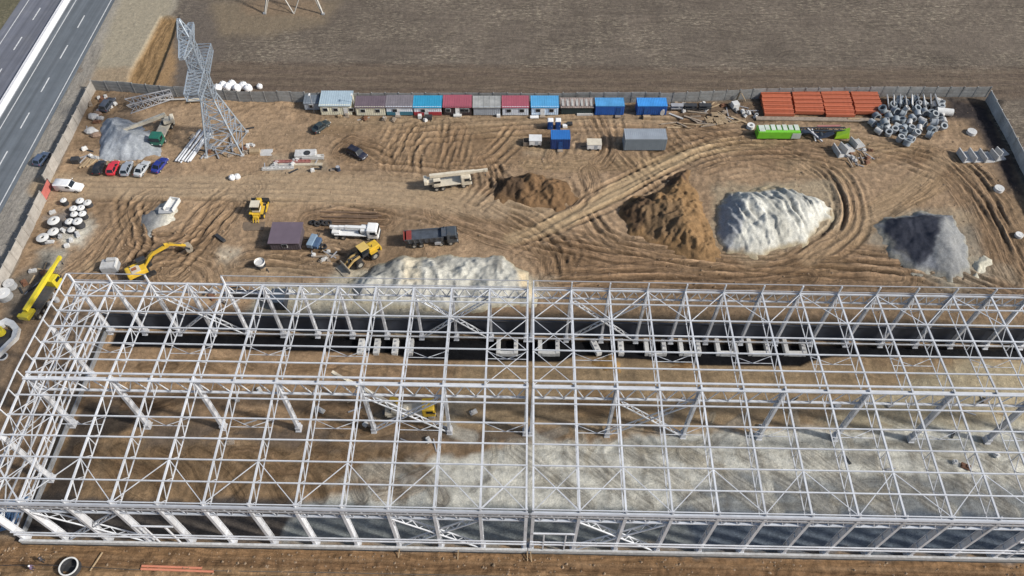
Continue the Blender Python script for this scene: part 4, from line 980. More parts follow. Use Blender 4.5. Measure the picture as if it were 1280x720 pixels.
def excavator():
    t = thing('excavator', 'yellow tracked excavator with its arm stretched out, left of the hall', 'excavator', (*G(181, 342), 0), heading((176, 343), (196, 334)))
    for s in (-1, 1):
        b = MB(); pts = [(-1.9, .45), (-1.7, .12), (1.7, .12), (1.9, .45), (1.7, .85), (-1.7, .85)]; b.prism(pts, s*1.2-.3, s*1.2+.3)
        for k in range(12): b.box(-1.7+k*.31, s*1.2, .88, .12, .62, .06)
        tk = b.build('track', rubber, t)
        w_ = MB()
        for x in (-1.5, -.5, .5, 1.5): w_.cyl((x, s*1.52, .45), (x, s*1.56, .45), .28)
        w_.build('track_wheel', dark, tk)
    MB().box(0, 0, .8, 2.2, 1.8, .4).cyl((0, 0, .9), (0, 0, 1.15), .8).build('undercarriage', dark, t)
    b = MB(); b.box(-.7, 0, 1.65, 3.0, 2.5, 1.0); b.build('house', yellow, t, bevel=.1)
    MB().box(-2.35, 0, 1.6, .7, 2.5, 1.15).build('counterweight', yellow, t, bevel=.2)
    b = MB(); b.box(-1.0, -.25, 2.2, 1.6, 1.6, .12); b.build('engine_hatch', cream, t); MB().box(-1.2, -.1, 2.28, .9, .7, .06).build('grille', mat('rusty_grille', (.25, .09, .04), .7, .2, 2), t)
    c = MB().box(.55, .8, 2.15, 1.6, .95, 1.75).build('cab', dark, t, bevel=.1)
    MB().box(.6, .8, 2.4, 1.64, .98, .9).build('side_window', glass, c); MB().box(.5, .8, 3.06, 1.5, .9, .08).build('cab_roof', dark, t)
    MB().cyl((-1.7, .7, 2.1), (-1.7, .7, 2.8), .08).build('exhaust', dark, t)
    def arm(pts, w_): 
        b = MB()
        for (x0, z0, h0), (x1, z1, h1) in zip(pts, pts[1:]):
            b.add([(x0, -w_/2, z0-h0/2), (x0, w_/2, z0-h0/2), (x0, w_/2, z0+h0/2), (x0, -w_/2, z0+h0/2), (x1, -w_/2, z1-h1/2), (x1, w_/2, z1-h1/2), (x1, w_/2, z1+h1/2), (x1, -w_/2, z1+h1/2)],
                  [(3, 2, 1, 0), (4, 5, 6, 7), (0, 1, 5, 4), (1, 2, 6, 5), (2, 3, 7, 6), (3, 0, 4, 7)])
        return b
    off = -.25
    arm([(.7, 1.8, .5), (2.0, 3.2, .75), (3.1, 3.9, .7), (5.9, 4.15, .45)], .5).build('boom', yellow, t)
    arm([(5.3, 4.6, .4), (6.3, 4.2, .6), (8.6, 2.3, .32)], .4).build('dipper_arm', yellow, t)
    for s in (-1, 1): MB().cyl((.9, s*.45, 1.5), (2.9, s*.4, 3.5), .1).build('lift_ram', dark, t)
    MB().cyl((3.2, 0, 4.35), (5.2, 0, 4.75), .11).build('arm_ram', dark, t); MB().cyl((6.0, 0, 4.65), (8.0, 0, 3.1), .09).build('bucket_ram', dark, t)
    MB().prism([(8.5, 2.4), (9.2, 2.3), (9.5, 1.5), (9.2, .8), (8.5, .7), (8.2, 1.2), (8.9, 1.3), (9.0, 1.9)], -.6, .6).build('bucket', mat('worn_bucket', (.30, .26, .2), .6, .25, 1.5), t)
excavator()
def loader():
    t = thing('wheel_loader', 'big yellow wheel loader with its bucket lowered beside the white sand heap', 'wheel loader', (*G(455, 324), 0), heading((470, 315), (440, 333)))
    for x in (-1.7, 1.6):
        for s in (-1, 1): wheel(t, x, s*1.15, .85, .65)
    MB().box(-1.9, 0, 1.25, 2.6, 1.5, .7).box(1.2, 0, 1.15, 2.0, 1.0, .6).build('frame', dark, t)
    MB().box(-2.2, 0, 2.0, 2.3, 1.7, 1.1).build('engine_hood', yellow, t, bevel=.15)
    MB().box(-3.35, 0, 1.5, .35, 2.2, 1.0).build('counterweight', yellow, t, bevel=.1)
    for s in (-1, 1): MB().box(-1.7, s*1.15, 1.85, 1.5, .7, .12).build('mudguard', yellow, t)
    c = MB().box(-.25, 0, 2.35, 1.5, 1.6, 1.9).build('cab', dark, t, bevel=.1); MB().box(-.25, 0, 2.65, 1.56, 1.66, .95).build('side_window', glass, c)
    MB().box(-.25, 0, 3.38, 1.9, 1.9, .16).build('cab_roof', mat('loader_roof', (.60, .42, .12), .5, .1, 1), t, bevel=.05)
    b = MB()
    for s in (-.55, .55): b.bar((.9, s, 2.0), (2.4, s, 1.8), .22, .4).bar((2.4, s, 1.8), (3.9, s, .75), .22, .36)
    b.bar((2.4, -.55, 1.7), (2.4, .55, 1.7), .2); b.build('lift_arm', mat('worn_yellow', (.45, .31, .12), .6, .25, 1.2), t)
    MB().cyl((1.0, 0, 1.9), (3.0, 0, 2.1), .1).bar((3.0, 0, 2.3), (3.2, 0, 1.2), .2).build('tilt_ram', dark, t)
    MB().prism([(3.7, .05), (5.2, .02), (5.2, .1), (4.1, .25), (3.85, .75), (4.1, 1.35), (4.0, 1.42), (3.6, .8)], -1.55, 1.55).build('bucket', mat('worn_bucket', (.30, .26, .2), .6, .25, 1.5), t)
    MB().cyl((-1.9, .4, 2.5), (-1.9, .4, 3.1), .08).build('exhaust', dark, t)
loader()
def dozer():
    t = thing('bulldozer', 'yellow bulldozer seen from behind beside the haul road', 'bulldozer', (*G(324, 266), 0), R(92))
    for s in (-1, 1):
        b = MB(); b.prism([(-1.9, .5), (-1.6, .1), (1.5, .1), (1.9, .5), (1.6, .95), (-1.6, .95)], s*1.05-.3, s*1.05+.3)
        for k in range(11): b.box(-1.6+k*.31, s*1.05, .98, .1, .62, .07)
        tk = b.build('track', rubber, t)
        MB().cyl((-1.4, s*1.37, .5), (-1.4, s*1.41, .5), .35).cyl((1.4, s*1.37, .5), (1.4, s*1.41, .5), .35).build('track_wheel', yellow, tk)
    MB().box(0, 0, .85, 3.4, 1.5, .8).build('hull', yellow, t)
    MB().box(1.2, 0, 1.65, 1.9, 1.1, .9).build('engine_hood', yellow, t, bevel=.1)
    c = MB().box(-.5, 0, 2.2, 1.5, 1.5, 1.6).build('cab', cream, t, bevel=.08); MB().box(-.5, 0, 2.4, 1.54, 1.54, .8).build('side_window', glass, c)
    MB().box(-.5, 0, 3.06, 1.8, 1.8, .12).build('cab_roof', cream, t, bevel=.04)
    for s in (-1, 1): MB().box(-.5, s*1.05, 1.3, 2.2, .6, .12).build('mudguard', yellow, t)
    MB().prism([(2.5, .05), (2.75, .05), (2.6, .7), (2.8, 1.35), (2.65, 1.4), (2.4, .7)], -1.75, 1.75).build('blade', dark, t)
    b = MB()
    for s in (-1, 1): b.bar((-.3, s*1.5, .5), (2.5, s*1.5, .4), .22)
    b.build('push_arm', yellow, t)
    b = MB(); b.box(-2.15, 0, .9, .5, .9, .7)
    for s in (-.5, 0, .5): b.bar((-2.3, s, 1.0), (-2.9, s, .3), .14)
    b.build('ripper', yellow, t)
    MB().cyl((1.4, .2, 2.0), (1.4, .2, 2.9), .08).build('exhaust', dark, t)
dozer()
t = thing('compressor', 'blue and grey tool compressor trailer right of the plum hut', 'compressor', (*G(394, 306), 0), R(78))
MB().box(0, .4, 1.0, 2.9, 1.2, 1.0).build('housing', mat('steel_blue_sheet', (.22, .30, .38), .45, .15, 1), t, bevel=.12)
MB().box(-.2, -.7, .95, 2.4, 1.0, .75).build('engine_box', mat('dusk_blue_sheet', (.06, .10, .17), .5, .2, 1), t, bevel=.08)
for x in (-.6, .6):
    for s in (-1, 1): wheel(t, x, s*1.1, .36, .24)
MB().bar((1.4, 0, .5), (2.8, 0, .4), .12).build('tow_bar', dark, t)
MB().tube((-.3, -1.9, .12), (-.3, -1.9, .5), .62, .45).build('hose_coil', dark, t)

# green drilling machine lying along the beam stacks
t = thing('drilling_machine', 'long lime green drilling machine lying in front of the red beams', 'drilling machine', (*G(1006, 170), 0), R(1))
MB().box(-6.2, 0, 1.1, 9.0, 2.3, 1.9).build('power_unit', green, t, bevel=.12)
b = MB().box(-9.8, 0, 2.1, 1.2, 1.9, .15)
for k in range(6): b.box(-8.6+k*1.25, .25, 2.14, .9, 1.5+.2*(k % 2), .16)
b.build('cover', mat('pale_cover', (.55, .60, .52), .6, .15, .8), t)
MB().box(-2.4, -1.17, 1.0, 1.9, .06, 1.4).build('grey_panel', mat('pale_green_grey', (.42, .46, .42), .6, .15, 1), t)
b = MB(); lattice(b, (-1.4, .5, 1.4), (8.6, .8, 1.3), (0, 1.0, 0), 16, .2, .1); lattice(b, (-1.4, .5, .5), (8.6, .8, .5), (0, 1.0, 0), 16, .2, .1)
for k in range(9): b.bar((-1+k*1.2, 1.0, .5), (-1+k*1.2, 1.0, 1.4), .12)
b.build('mast', mat('machine_black', (.035, .045, .055), .5, .3, 1), t)
b = MB()
for k in range(7):
    y = -.8+.2*k; b.path([(-1.5+.1*k, y, 1.6), (0.4, y-.4, 1.9-.1*k), (2.2, y-.9+.1*k, .7), (4, y-.6, .9), (5.8, y+.2, 1.2)], .14)
b.build('hose', mat('hose_rubber', (.03, .04, .06), .45, .2, 1), t)
MB().bar((.2, .6, 1.6), (3.2, -2.0, .2), .3).bar((1.2, .6, 1.5), (1.8, -1.9, .2), .25).build('stay', galv_d, t)
MB().cyl((3.2, -.9, .5), (3.2, .2, .5), .5).build('winch_drum', mat('machine_black', (.035, .045, .055)), t)
b = MB(); b.add([(6.0, -1.1, .2), (9.2, -1.0, .2), (9.6, .9, .2), (6.6, .8, .2), (6.2, -1.0, .8), (8.8, -.9, 1.7), (9.4, .8, 1.7), (6.9, .7, .9)], [(3, 2, 1, 0), (4, 5, 6, 7), (0, 1, 5, 4), (1, 2, 6, 5), (2, 3, 7, 6), (3, 0, 4, 7)])
b.build('boom_foot', mat('yellow_green_paint', (.30, .52, .03), .4, .1, 1), t)
MB().bar((2.5, 1.4, 1.5), (7.5, 1.5, 1.6), .3).build('red_pipe', mat('dull_red', (.38, .16, .14), .6, .2, 1), t)

# ================================================================== HEAPS
def heap(name, label, cat, pts_px, hmax, c, slope=34, rough=.35, gully=.5, patches=(), seed=0, mt=None, top=1.0, res=.22, skirt=None, peak=None, gsc=1.6, knobs=0.0, world=None, gdir=90):
    P = world or PX(pts_px); cx = sum(p[0] for p in P)/len(P); cy = sum(p[1] for p in P)/len(P)
    xs = np.arange(min(p[0] for p in P)-2.5, max(p[0] for p in P)+2.5, res); ys = np.arange(min(p[1] for p in P)-2.5, max(p[1] for p in P)+2.5, res)
    X, Y = np.meshgrid(xs, ys)
    wx = X+1.2*(fbm(X/3, Y/3, seed+1)-.5)*2; wy = Y+1.2*(fbm(X/3, Y/3, seed+2)-.5)*2
    d = sdpoly(wx, wy, P)
    h = d*math.tan(R(slope))
    if peak:
        k_ = np.zeros(X.shape)
        for (qx, qy, hh, rr) in peak:
            gx0, gy0 = G(qx, qy); k_ = np.maximum(k_, hh*np.clip(1-np.hypot(wx-gx0, wy-gy0)/rr, 0, 1)**.85)
        hcap = np.maximum(k_, hmax*.25)
    else: hcap = hmax*(.72+.56*(fbm(X/4.5, Y/4.5, seed+4)-.5)*2*top)
    k = .55; h = -k*np.log(np.exp(-np.clip(h, -2, 30)/k)+np.exp(-hcap/k))
    ang = np.arctan2(Y-cy, X-cx); rad = np.hypot(X-cx, Y-cy)
    ca, sa = math.cos(R(gdir)), math.sin(R(gdir)); u_ = wx*ca+wy*sa; v_ = -wx*sa+wy*ca; gl = .6*(1-2*np.abs(2*fbm(v_/(2.6/gsc*1.6), u_/7+.3*np.sin(v_/3), seed+6, 2)-1))-.1
    m_ = sst(.0, 1.2, h)
    h = h+m_*(gully*gl*1.1*np.clip(h/2, .3, 1.2)+rough*(fbm(X/.9, Y/.9, seed+8, 5)-.5)*1.7)
    if knobs: h = h+m_*knobs*((fbm(X/1.7, Y/1.7, seed+13, 4)-.5)*2.6)
    cc = np.zeros(X.shape+(3,)); cc[:] = col(c); cc *= (1+.5*(fbm(X/2.5, Y/2.5, seed+20)-.5)+.35*gl+.3*(fbm(X/.6, Y/.6, seed+23, 3)-.5))[..., None]
    for pp, c2, sf in patches:
        mm = sst(-sf, sf, sdpoly(X+1.6*(fbm(X/1.5, Y/1.5, seed+30)-.5), Y+1.6*(fbm(X/1.5, Y/1.5, seed+31)-.5), PX(pp)))[..., None]; cc = cc*(1-mm)+col(c2)*mm
    if skirt:
        mm = sst(.9, .1, h+.5*(fbm(X/.8, Y/.8, seed+40, 3)-.5))[..., None]; cc = cc*(1-mm)+col(skirt)*mm
    gz = np.array([ground_z(cx, cy)])[0]
    Z = h-.12+gz*.5
    Z = Z-.0*h; edge_ = sst(.5, .0, h); Z = Z-edge_*.12*fbm(X/.7, Y/.7, seed+50, 3); keep = h > -.35
    o = grid_mesh(name, X-cx, Y-cy, Z, np.clip(cc, .004, .9), mt or heap_m, None, keep)
    o.location = (cx, cy, 0); tag(o, label, cat); return o
heap('gravel_heap', 'blue-grey gravel heap behind the row of parked cars', 'gravel heap', [(124, 158), (136, 145), (160, 148), (185, 160), (200, 172), (206, 196), (165, 200), (122, 202)], 4.4, (150, 153, 158), rough=.15, gully=.25, seed=3, mt=sand_m, peak=[(143, 172, 5.0, 6.5), (165, 182, 3.0, 7)])
heap('sand_heap', 'large white sand heap with furrowed sides, between two earth heaps and dark gravel', 'sand heap', [(893, 268), (905, 240), (950, 230), (1000, 236), (1042, 258), (1040, 276), (1005, 305), (945, 324), (905, 318), (893, 295)], 4.6, (184, 181, 172), rough=.26, gully=.75, seed=11, mt=sand_m, skirt=(160, 146, 120), gsc=4.2, gdir=112, peak=[(930, 262, 4.2, 11), (970, 256, 3.8, 13), (1008, 262, 3.0, 11), (960, 285, 3.2, 12), (915, 285, 2.8, 10)],
     patches=[([(888, 250), (908, 240), (922, 262), (925, 300), (905, 322), (888, 300)], (146, 147, 150), .6), ([(950, 262), (962, 255), (985, 300), (975, 312)], (168, 165, 156), .6), ([(985, 240), (1002, 240), (1004, 262), (990, 262)], (150, 148, 142), .5), ([(895, 315), (930, 315), (932, 330), (905, 330)], (128, 104, 80), .8), ([(905, 232), (1040, 228), (1045, 246), (905, 244)], (168, 150, 120), .8)])  # grey left slope: the heap's shaded side painted as colour
heap('gravel_heap', 'dark slate gravel heap with a pale skirt, right side of the yard', 'gravel heap', [(1094, 285), (1104, 270), (1150, 264), (1188, 268), (1206, 295), (1216, 338), (1192, 352), (1140, 338), (1108, 314)], 3.6, (108, 110, 116), rough=.10, gully=.15, seed=17, mt=sand_m, gdir=70, peak=[(1165, 282, 4.6, 10), (1175, 308, 3.8, 9), (1130, 285, 2.8, 8), (1190, 330, 2.2, 7)], skirt=(140, 136, 126), patches=[([(1102, 272), (1170, 278), (1172, 300), (1150, 335), (1106, 305)], (58, 60, 70), .5), ([(1090, 255), (1200, 255), (1200, 266), (1100, 274)], (140, 136, 126), .8), ([(1172, 272), (1200, 285), (1216, 340), (1180, 345), (1160, 325), (1168, 300)], (134, 134, 134), .8)])
heap('earth_heap', 'low brown earth heap right of the cream mobile crane truck', 'earth heap', [(612, 240), (622, 222), (668, 215), (712, 224), (724, 250), (700, 265), (640, 258), (616, 250)], 2.2, (112, 86, 60), rough=.9, gully=.5, seed=23, knobs=.35, gdir=80, peak=[(640, 232, 2.6, 6), (668, 228, 2.4, 6), (695, 238, 2.2, 7), (660, 246, 1.8, 6)], patches=[([(612, 225), (662, 222), (650, 248), (618, 246)], (84, 66, 50), .8)])  # dark left patch paints in this heap's shaded side
heap('earth_heap', 'big lumpy brown earth heap left of the white sand heap', 'earth heap', [(770, 268), (788, 246), (822, 240), (832, 222), (858, 214), (872, 245), (888, 290), (902, 322), (880, 330), (825, 304), (788, 296)], 4.2, (132, 103, 70), rough=.95, gully=.6, seed=29, knobs=.4, gdir=75, peak=[(800, 262, 3.6, 7), (845, 228, 3.4, 7), (830, 258, 3.8, 8), (850, 285, 3.6, 9), (870, 305, 2.4, 8), (865, 255, 2.6, 8)], patches=[([(770, 262), (815, 244), (818, 280), (792, 292)], (92, 72, 54), .9), ([(822, 222), (858, 212), (858, 232), (826, 238)], (90, 70, 54), .7), ([(800, 270), (850, 262), (850, 300), (810, 300)], (112, 90, 66), .8)])  # dark patches at left and top left paint in the shaded faces
heap('sand_heap', 'long white sand heap lying behind the back wall of the left frame', 'sand heap', [(440, 352), (462, 332), (505, 320), (560, 316), (630, 322), (662, 340), (672, 366), (668, 384), (600, 390), (480, 386), (440, 376)], 2.5, (174, 170, 160), rough=.28, gully=.7, seed=37, mt=sand_m, skirt=(160, 150, 128), gsc=2.2, gdir=100,
     patches=[([(455, 322), (500, 322), (498, 352), (450, 352)], (136, 134, 128), .7), ([(500, 322), (528, 322), (528, 360), (505, 360)], (196, 184, 162), .8), ([(548, 318), (556, 318), (556, 345), (546, 342)], (146, 142, 134), .4), ([(612, 318), (628, 320), (628, 345), (616, 342)], (142, 138, 130), .4), ([(645, 325), (680, 345), (680, 380), (650, 370)], (188, 170, 140), .8)])
heap('rubble_heap', 'small grey crushed concrete heap with a white slab box on top', 'rubble heap', [(174, 282), (176, 268), (196, 254), (212, 248), (224, 250), (222, 275), (198, 292), (182, 297)], 1.3, (140, 138, 134), slope=28, rough=.2, gully=.3, seed=41, mt=sand_m, patches=[([(205, 240), (230, 240), (226, 282), (205, 285)], (192, 186, 172), .7), ([(174, 262), (200, 256), (190, 285), (178, 285)], (118, 118, 120), .5)])
heap('sand_heap', 'small pale sand remnant near the bottom right of the yard', 'sand heap', [(1218, 345), (1219, 330), (1228, 318), (1240, 325), (1236, 345)], 1.6, (176, 170, 154), rough=.5, gully=.6, seed=43, mt=sand_m)
heap('earth_heap', 'loose ochre earth heap inside the right frame near the joint', 'earth heap', [(733, 462), (738, 446), (765, 440), (778, 452), (775, 470)], 1.3, (150, 118, 74), rough=.4, gully=.4, seed=47)
heap('earth_heap', 'dark brown earth heap inside the right frame between the third and fourth trusses', 'earth heap', [(822, 468), (826, 455), (866, 452), (876, 468)], 1.0, (120, 92, 60), rough=.5, gully=.4, seed=53)
heap('earth_bank', 'grassy earth bank outside the top right fence corner', 'earth bank', [(1240, 125), (1256, 122), (1264, 150), (1262, 170), (1250, 160)], 1.2, (78, 70, 62), rough=.5, gully=.3, seed=59)

# ================================================================== CONCRETE GOODS
def slab(name, label, cat, px, py, sx, sy, sz, rz, mt, group=None, z=None):
    x, y = G(px, py); o = MB().box(0, 0, sz/2, sx, sy, sz).build(name, mt, None, bevel=.05); o.location = (x, y, ground_z(x, y) if z is None else z); o.rotation_euler = (0, 0, rz); return tag(o, label, cat, group)
def ringobj(label, px, py, ro, ri, h, mt, group=None, tilt=(0, 0), z=0, lid=False, name='concrete_ring', cone=False, wallm=None):
    x, y = G(px, py); t = thing(name, label, 'concrete ring', (x, y, ground_z(x, y)+z), 0, group); t.rotation_euler = (tilt[0], tilt[1], rnd.random()*6)
    MB().tube((0, 0, 0), (0, 0, h), ro, ri, 26).tube((0, 0, h), (0, 0, h+.05), ro*.97, ri*1.04, 26).build('ring_wall', wallm or mt, t, smooth=True)
    if cone: MB().loft([[(r_*math.cos(6.283*k/22)*ro+o_*.12*ro, r_*math.sin(6.283*k/22)*ro, z) for k in range(22)] for r_, z, o_ in ((1.03, h+.02, 0), (1.03, h+.12, 0), (.58, h+.34, 1), (.34, h+.36, 1), (.32, h+.05, 1), (1.0, h+.02, 0))], True, False).build('cone_top', mt, t, smooth=True)
    if lid: MB().cyl((0, 0, h+.05), (0, 0, h+.18), ro*1.02, ro*.98, n=26).tube((0.3, 0, h+.18), (.3, 0, h+.22), .36, .3).build('cover_slab', conc_l, t)
    else: MB().cyl((0, 0, .02), (0, 0, .06), ri*.98, n=20).build('floor_slab', dark, t)
    return t
shade_dark = mat('shaded_dark_concrete', (.035, .036, .04), .8, .3, 1.5)  # side shade of the rings painted in; also the manhole's dark concrete
# rings stacked in the yard by the lower fence
RG_ = [(83, 256, .62, .9, 'concrete ring standing alone nearest the white panel van'), (103, 256, .78, .8, 'pale ring at the top left of the ring group'), (112, 258, .8, .8, 'pale ring at the top right corner of the ring group'),
       (95, 266, .72, .9, 'left ring in the second row of the ring group'), (104, 265, .78, .9, 'right ring in the second row of the ring group'), (96, 273, .72, .9, 'left ring in the third row of the ring group'), (106, 272, .75, .9, 'right ring in the third row of the ring group'),
       (90, 282, .78, .9, 'left ring in the fourth row of the ring group'), (101, 283, .92, 1.2, 'tall wide ring at the lower right of the ring group'), (91, 290, .72, .5, 'low ring on the white spill at the foot of the group')]
for px, py, ro, h, lb_ in RG_: ringobj(lb_, px, py, ro*.98, ro*.5, h*1.2, conc_l, 'concrete rings standing by the lower fence', cone=True, wallm=shade_dark)
ringobj('biggest dark-sided ring left of the ring group', 72, 283, 1.1, .6, 1.5, conc_l, 'concrete rings standing by the lower fence', cone=True, wallm=shade_dark)
ringobj('upper one of two flat rings beside the fence', 69, 293, 1.0, .6, .7, conc_l, 'concrete rings standing by the lower fence', cone=True, wallm=shade_dark)
ringobj('lower one of two flat rings beside the fence, dark walled', 56, 301, 1.1, .6, .9, conc_l, 'concrete rings standing by the lower fence', cone=True, wallm=shade_dark)
slab('stone_block', 'lone pale block at the tip of the white spill', 'block', 85, 309, .9, .7, .6, .4, conc_l)
# round tanks by the yellow crane
for px, py, r_, h, lb_, mt_ in ((8, 372, 1.25, 1.3, 'bright white round tank lid near the left picture edge', whitep), (15, 359, .95, 1.2, 'smaller grey round tank behind the white one', conc), (71, 357, .45, .7, 'small pale drum right of the lemon boom', conc_l)):
    x, y = G(px, py); t = thing('round_tank', lb_, 'tank', (x, y, 0)); MB().cyl((0, 0, 0), (0, 0, h), r_, n=28).build('tank_wall', conc_g, t, smooth=True)
    MB().cyl((0, 0, h), (0, 0, h+.10), r_*1.03, n=28).cyl((0, 0, h+.1), (0, 0, h+.2), r_*.3, n=16).build('lid', mt_, t, smooth=True)
for i, (px, py, r_) in enumerate(((55, 372, .4), (60, 379, .45), (52, 384, .4), (48, 375, .35))):
    x, y = G(px, py); t = thing('oil_drum', ('topmost', 'rightmost', 'lowest', 'leftmost')[i]+' of four grey drums beside the yellow mobile crane', 'drum', (x, y+.4, 0), 0, 'grey drums beside the yellow crane')
    t.location.x += 1.6
    MB().cyl((0, 0, 0), (0, 0, .9), r_, n=18).cyl((0, 0, .3), (0, 0, .36), r_*1.05, n=18).cyl((0, 0, .6), (0, 0, .66), r_*1.05, n=18).build('drum_body', galv_d, t); MB().cyl((0, 0, .9), (0, 0, .93), r_*.9, n=18).build('lid', conc, t)
# white tub with a yellow mixer at the left edge
x, y = G(2, 424); t = thing('washout_tub', 'large white lined tub cut by the left picture edge', 'tub', (x, y, 0))
b = MB(); n = 11; ro = [3.0*(1+.12*math.sin(3*i)) for i in range(n)]
for i in range(n):
    j = (i+1) % n; a0, a1 = 2*math.pi*i/n, 2*math.pi*j/n
    o_ = [(ro[i]*math.cos(a0), 1.25*ro[i]*math.sin(a0)), (ro[j]*math.cos(a1), 1.25*ro[j]*math.sin(a1))]; k = .68
    b.add([(*o_[0], 0), (*o_[1], 0), (*o_[1], .9), (*o_[0], .9), (o_[0][0]*k, o_[0][1]*k, 0), (o_[1][0]*k, o_[1][1]*k, 0), (o_[1][0]*k, o_[1][1]*k, .75), (o_[0][0]*k, o_[0][1]*k, .75)], [(0, 1, 2, 3), (5, 4, 7, 6), (3, 2, 6, 7)])
b.build('liner', whitep, t); b = MB(); b.cyl((0, 0, .05), (0, 0, .1), 2.0, n=20); b.build('floor', dark, t)
t = thing('drum_mixer', 'yellow drum mixer standing in the white tub at the left edge', 'mixer', (x-.3, y+1.0, .15))
MB().cyl((0, 0, .2), (0, 0, 1.2), .8, .7, n=20).tube((0, 0, 1.2), (0, 0, 1.35), .75, .45, 20).build('drum', lemon, t); MB().bar((-.8, 0, 0), (0, 0, .5), .12).bar((.8, 0, 0), (0, 0, .5), .12).build('stand', dark, t)
ringobj('thin pale ring on the ground below the white tub', 4, 446, .8, .6, .15, conc_l)
# concrete box on the rubble heap
x, y = G(218, 262); t = thing('concrete_trough', 'white concrete trough lying on the crushed concrete heap', 'trough', (x, y, 1.0), R(80))
b = MB(); b.box(0, 0, .1, 3.2, 2.0, .2)
for s in (-1, 1): b.box(0, s*.92, .5, 3.2, .16, .7)
b.box(1.52, 0, .5, .16, 1.7, .7); b.build('trough_wall', conc_l, t)
x, y = G(209, 268); t = thing('concrete_slab', 'grey concrete slab leaning against the white trough', 'slab', (x, y, 1.1), R(10)); t.rotation_euler = (R(18), R(6), R(8)); MB().box(0, 0, 0, 2.4, 1.3, .25).build('slab_body', conc_g, t, bevel=.03)
# grey tank box beside excavator
x, y = G(140, 336); t = thing('settling_tank', 'grey square steel tank between the haul ruts and the excavator', 'tank', (x, y, 0), R(6))
MB().box(0, 0, .8, 2.9, 2.2, 1.5).build('tank_wall', conc_g, t, bevel=.08); MB().box(0, -.3, 1.6, 2.7, 1.3, .1).box(.4, .75, 1.75, 1.7, .7, .4).build('tank_top', conc, t); MB().box(1.35, 0, 1.5, .25, 2.1, .6).build('end_rail', conc_l, t)
# stacked L-shaped trough blocks at the right
def lblock(px, py, rz, label, s=1.0, grp='concrete L blocks'):
    x, y = G(px, py); t = thing('retaining_block', label, 'concrete block', (x, y, ground_z(x, y)), rz, grp)
    MB().prism([(-1.2, 0), (1.2, 0), (1.2, .25), (-.9, .25), (-.95, 1.5), (-1.2, 1.5)], -1.6*s, 1.6*s).build('block_body', conc, t, bevel=.03); MB().box(1.15, 0, .15, .15, 3.2*s, .3).build('toe', conc_l, t)
for i, px in enumerate((1206, 1219, 1232)): lblock(px, 197, R(8), ('left', 'middle', 'right')[i]+' one of three L-shaped concrete blocks by the right fence')
lblock(1246, 196, R(14), 'L-shaped concrete block touching the right fence', .8); lblock(1251, 192, R(20), 'narrow upright slab block against the right fence', .6)
lblock(1050, 190, R(12), 'L-shaped block below the yellow-green machine foot, left one'); lblock(1058, 187, R(24), 'L-shaped block below the yellow-green machine foot, middle one', .8); lblock(1071, 180, R(20), 'L-shaped block below the yellow-green machine foot, tipped up right', .8)
for i, (px, py) in enumerate(((1064, 199), (1070, 203), (1076, 200), (1061, 205), (1080, 196))):
    x, y = G(px, py); o = MB().bar((0, -1.3, .15), (.2, 1.3, .2+.1*i), .22).build('timber_beam', woodg); o.location = (x, y, ground_z(x, y)); o.rotation_euler = (0, 0, R(-6+8*i)); tag(o, 'weathered timber beam on the ground below the L-shaped blocks', 'timber', 'timbers below the L blocks')
# manhole covers
ringobj('round white cover ring in the top right corner by the fence', 1214, 166, 1.0, .35, .5, conc_l, lid=True)
ringobj('round white cover ring beside the right fence, below the L-shaped blocks', 1248, 237, .95, .3, .5, conc_l, lid=True)
ringobj('small white cover ring near the right picture edge', 1273, 295, .75, .3, .35, conc_l, lid=True)
ringobj('white concrete ring with a dark hole left of the green machine', 938, 159, .85, .38, .7, conc_l)
slab('stone_block', 'white lump of concrete by the back fence left of the red beams', 'block', 918, 134, 1.5, 1.4, 1.3, .3, conc_l)
for i, (px, py) in enumerate(((930, 146), (937, 143), (943, 146), (934, 140), (946, 142))): ringobj('small grey concrete collar in the row by the red beams', px, py, .42, .22, .6, conc, 'small concrete collars', tilt=(.9, .2))
# heap of pipe pieces
grp = 'concrete pipe pieces in the heap'
rp = random.Random(5); done = []; pipe_a = mat('pipe_concrete', (.34, .36, .37), .85, .2, 1.2, 0, .1); pipe_b = mat('blue_grey_concrete', (.23, .26, .28), .85, .2, 1.2, 0, .1)
poly = [(1102, 136), (1112, 124), (1150, 126), (1178, 128), (1184, 146), (1176, 164), (1164, 178), (1132, 182), (1110, 174), (1092, 164), (1086, 156)]
W_ = PX(poly); bx = (min(p[0] for p in W_), max(p[0] for p in W_)); by = (min(p[1] for p in W_), max(p[1] for p in W_))
protos = []
for k, (ro, ri, L) in enumerate(((.68, .48, 1.3), (.58, .40, 1.5), (.78, .56, 1.2))):
    t = thing('concrete_pipe', '', 'concrete pipe', (0, 0, 0), 0, grp)
    b = MB().tube((0, 0, -L/2), (0, 0, L/2), ro, ri, 22).tube((0, 0, L/2-.28), (0, 0, L/2+.02), ro*1.12, ri*1.02, 22); b.build('pipe_wall', (pipe_a, conc, pipe_b)[k], t, smooth=True); protos.append((t, ro, L))
tries = 0; first = [True]*3
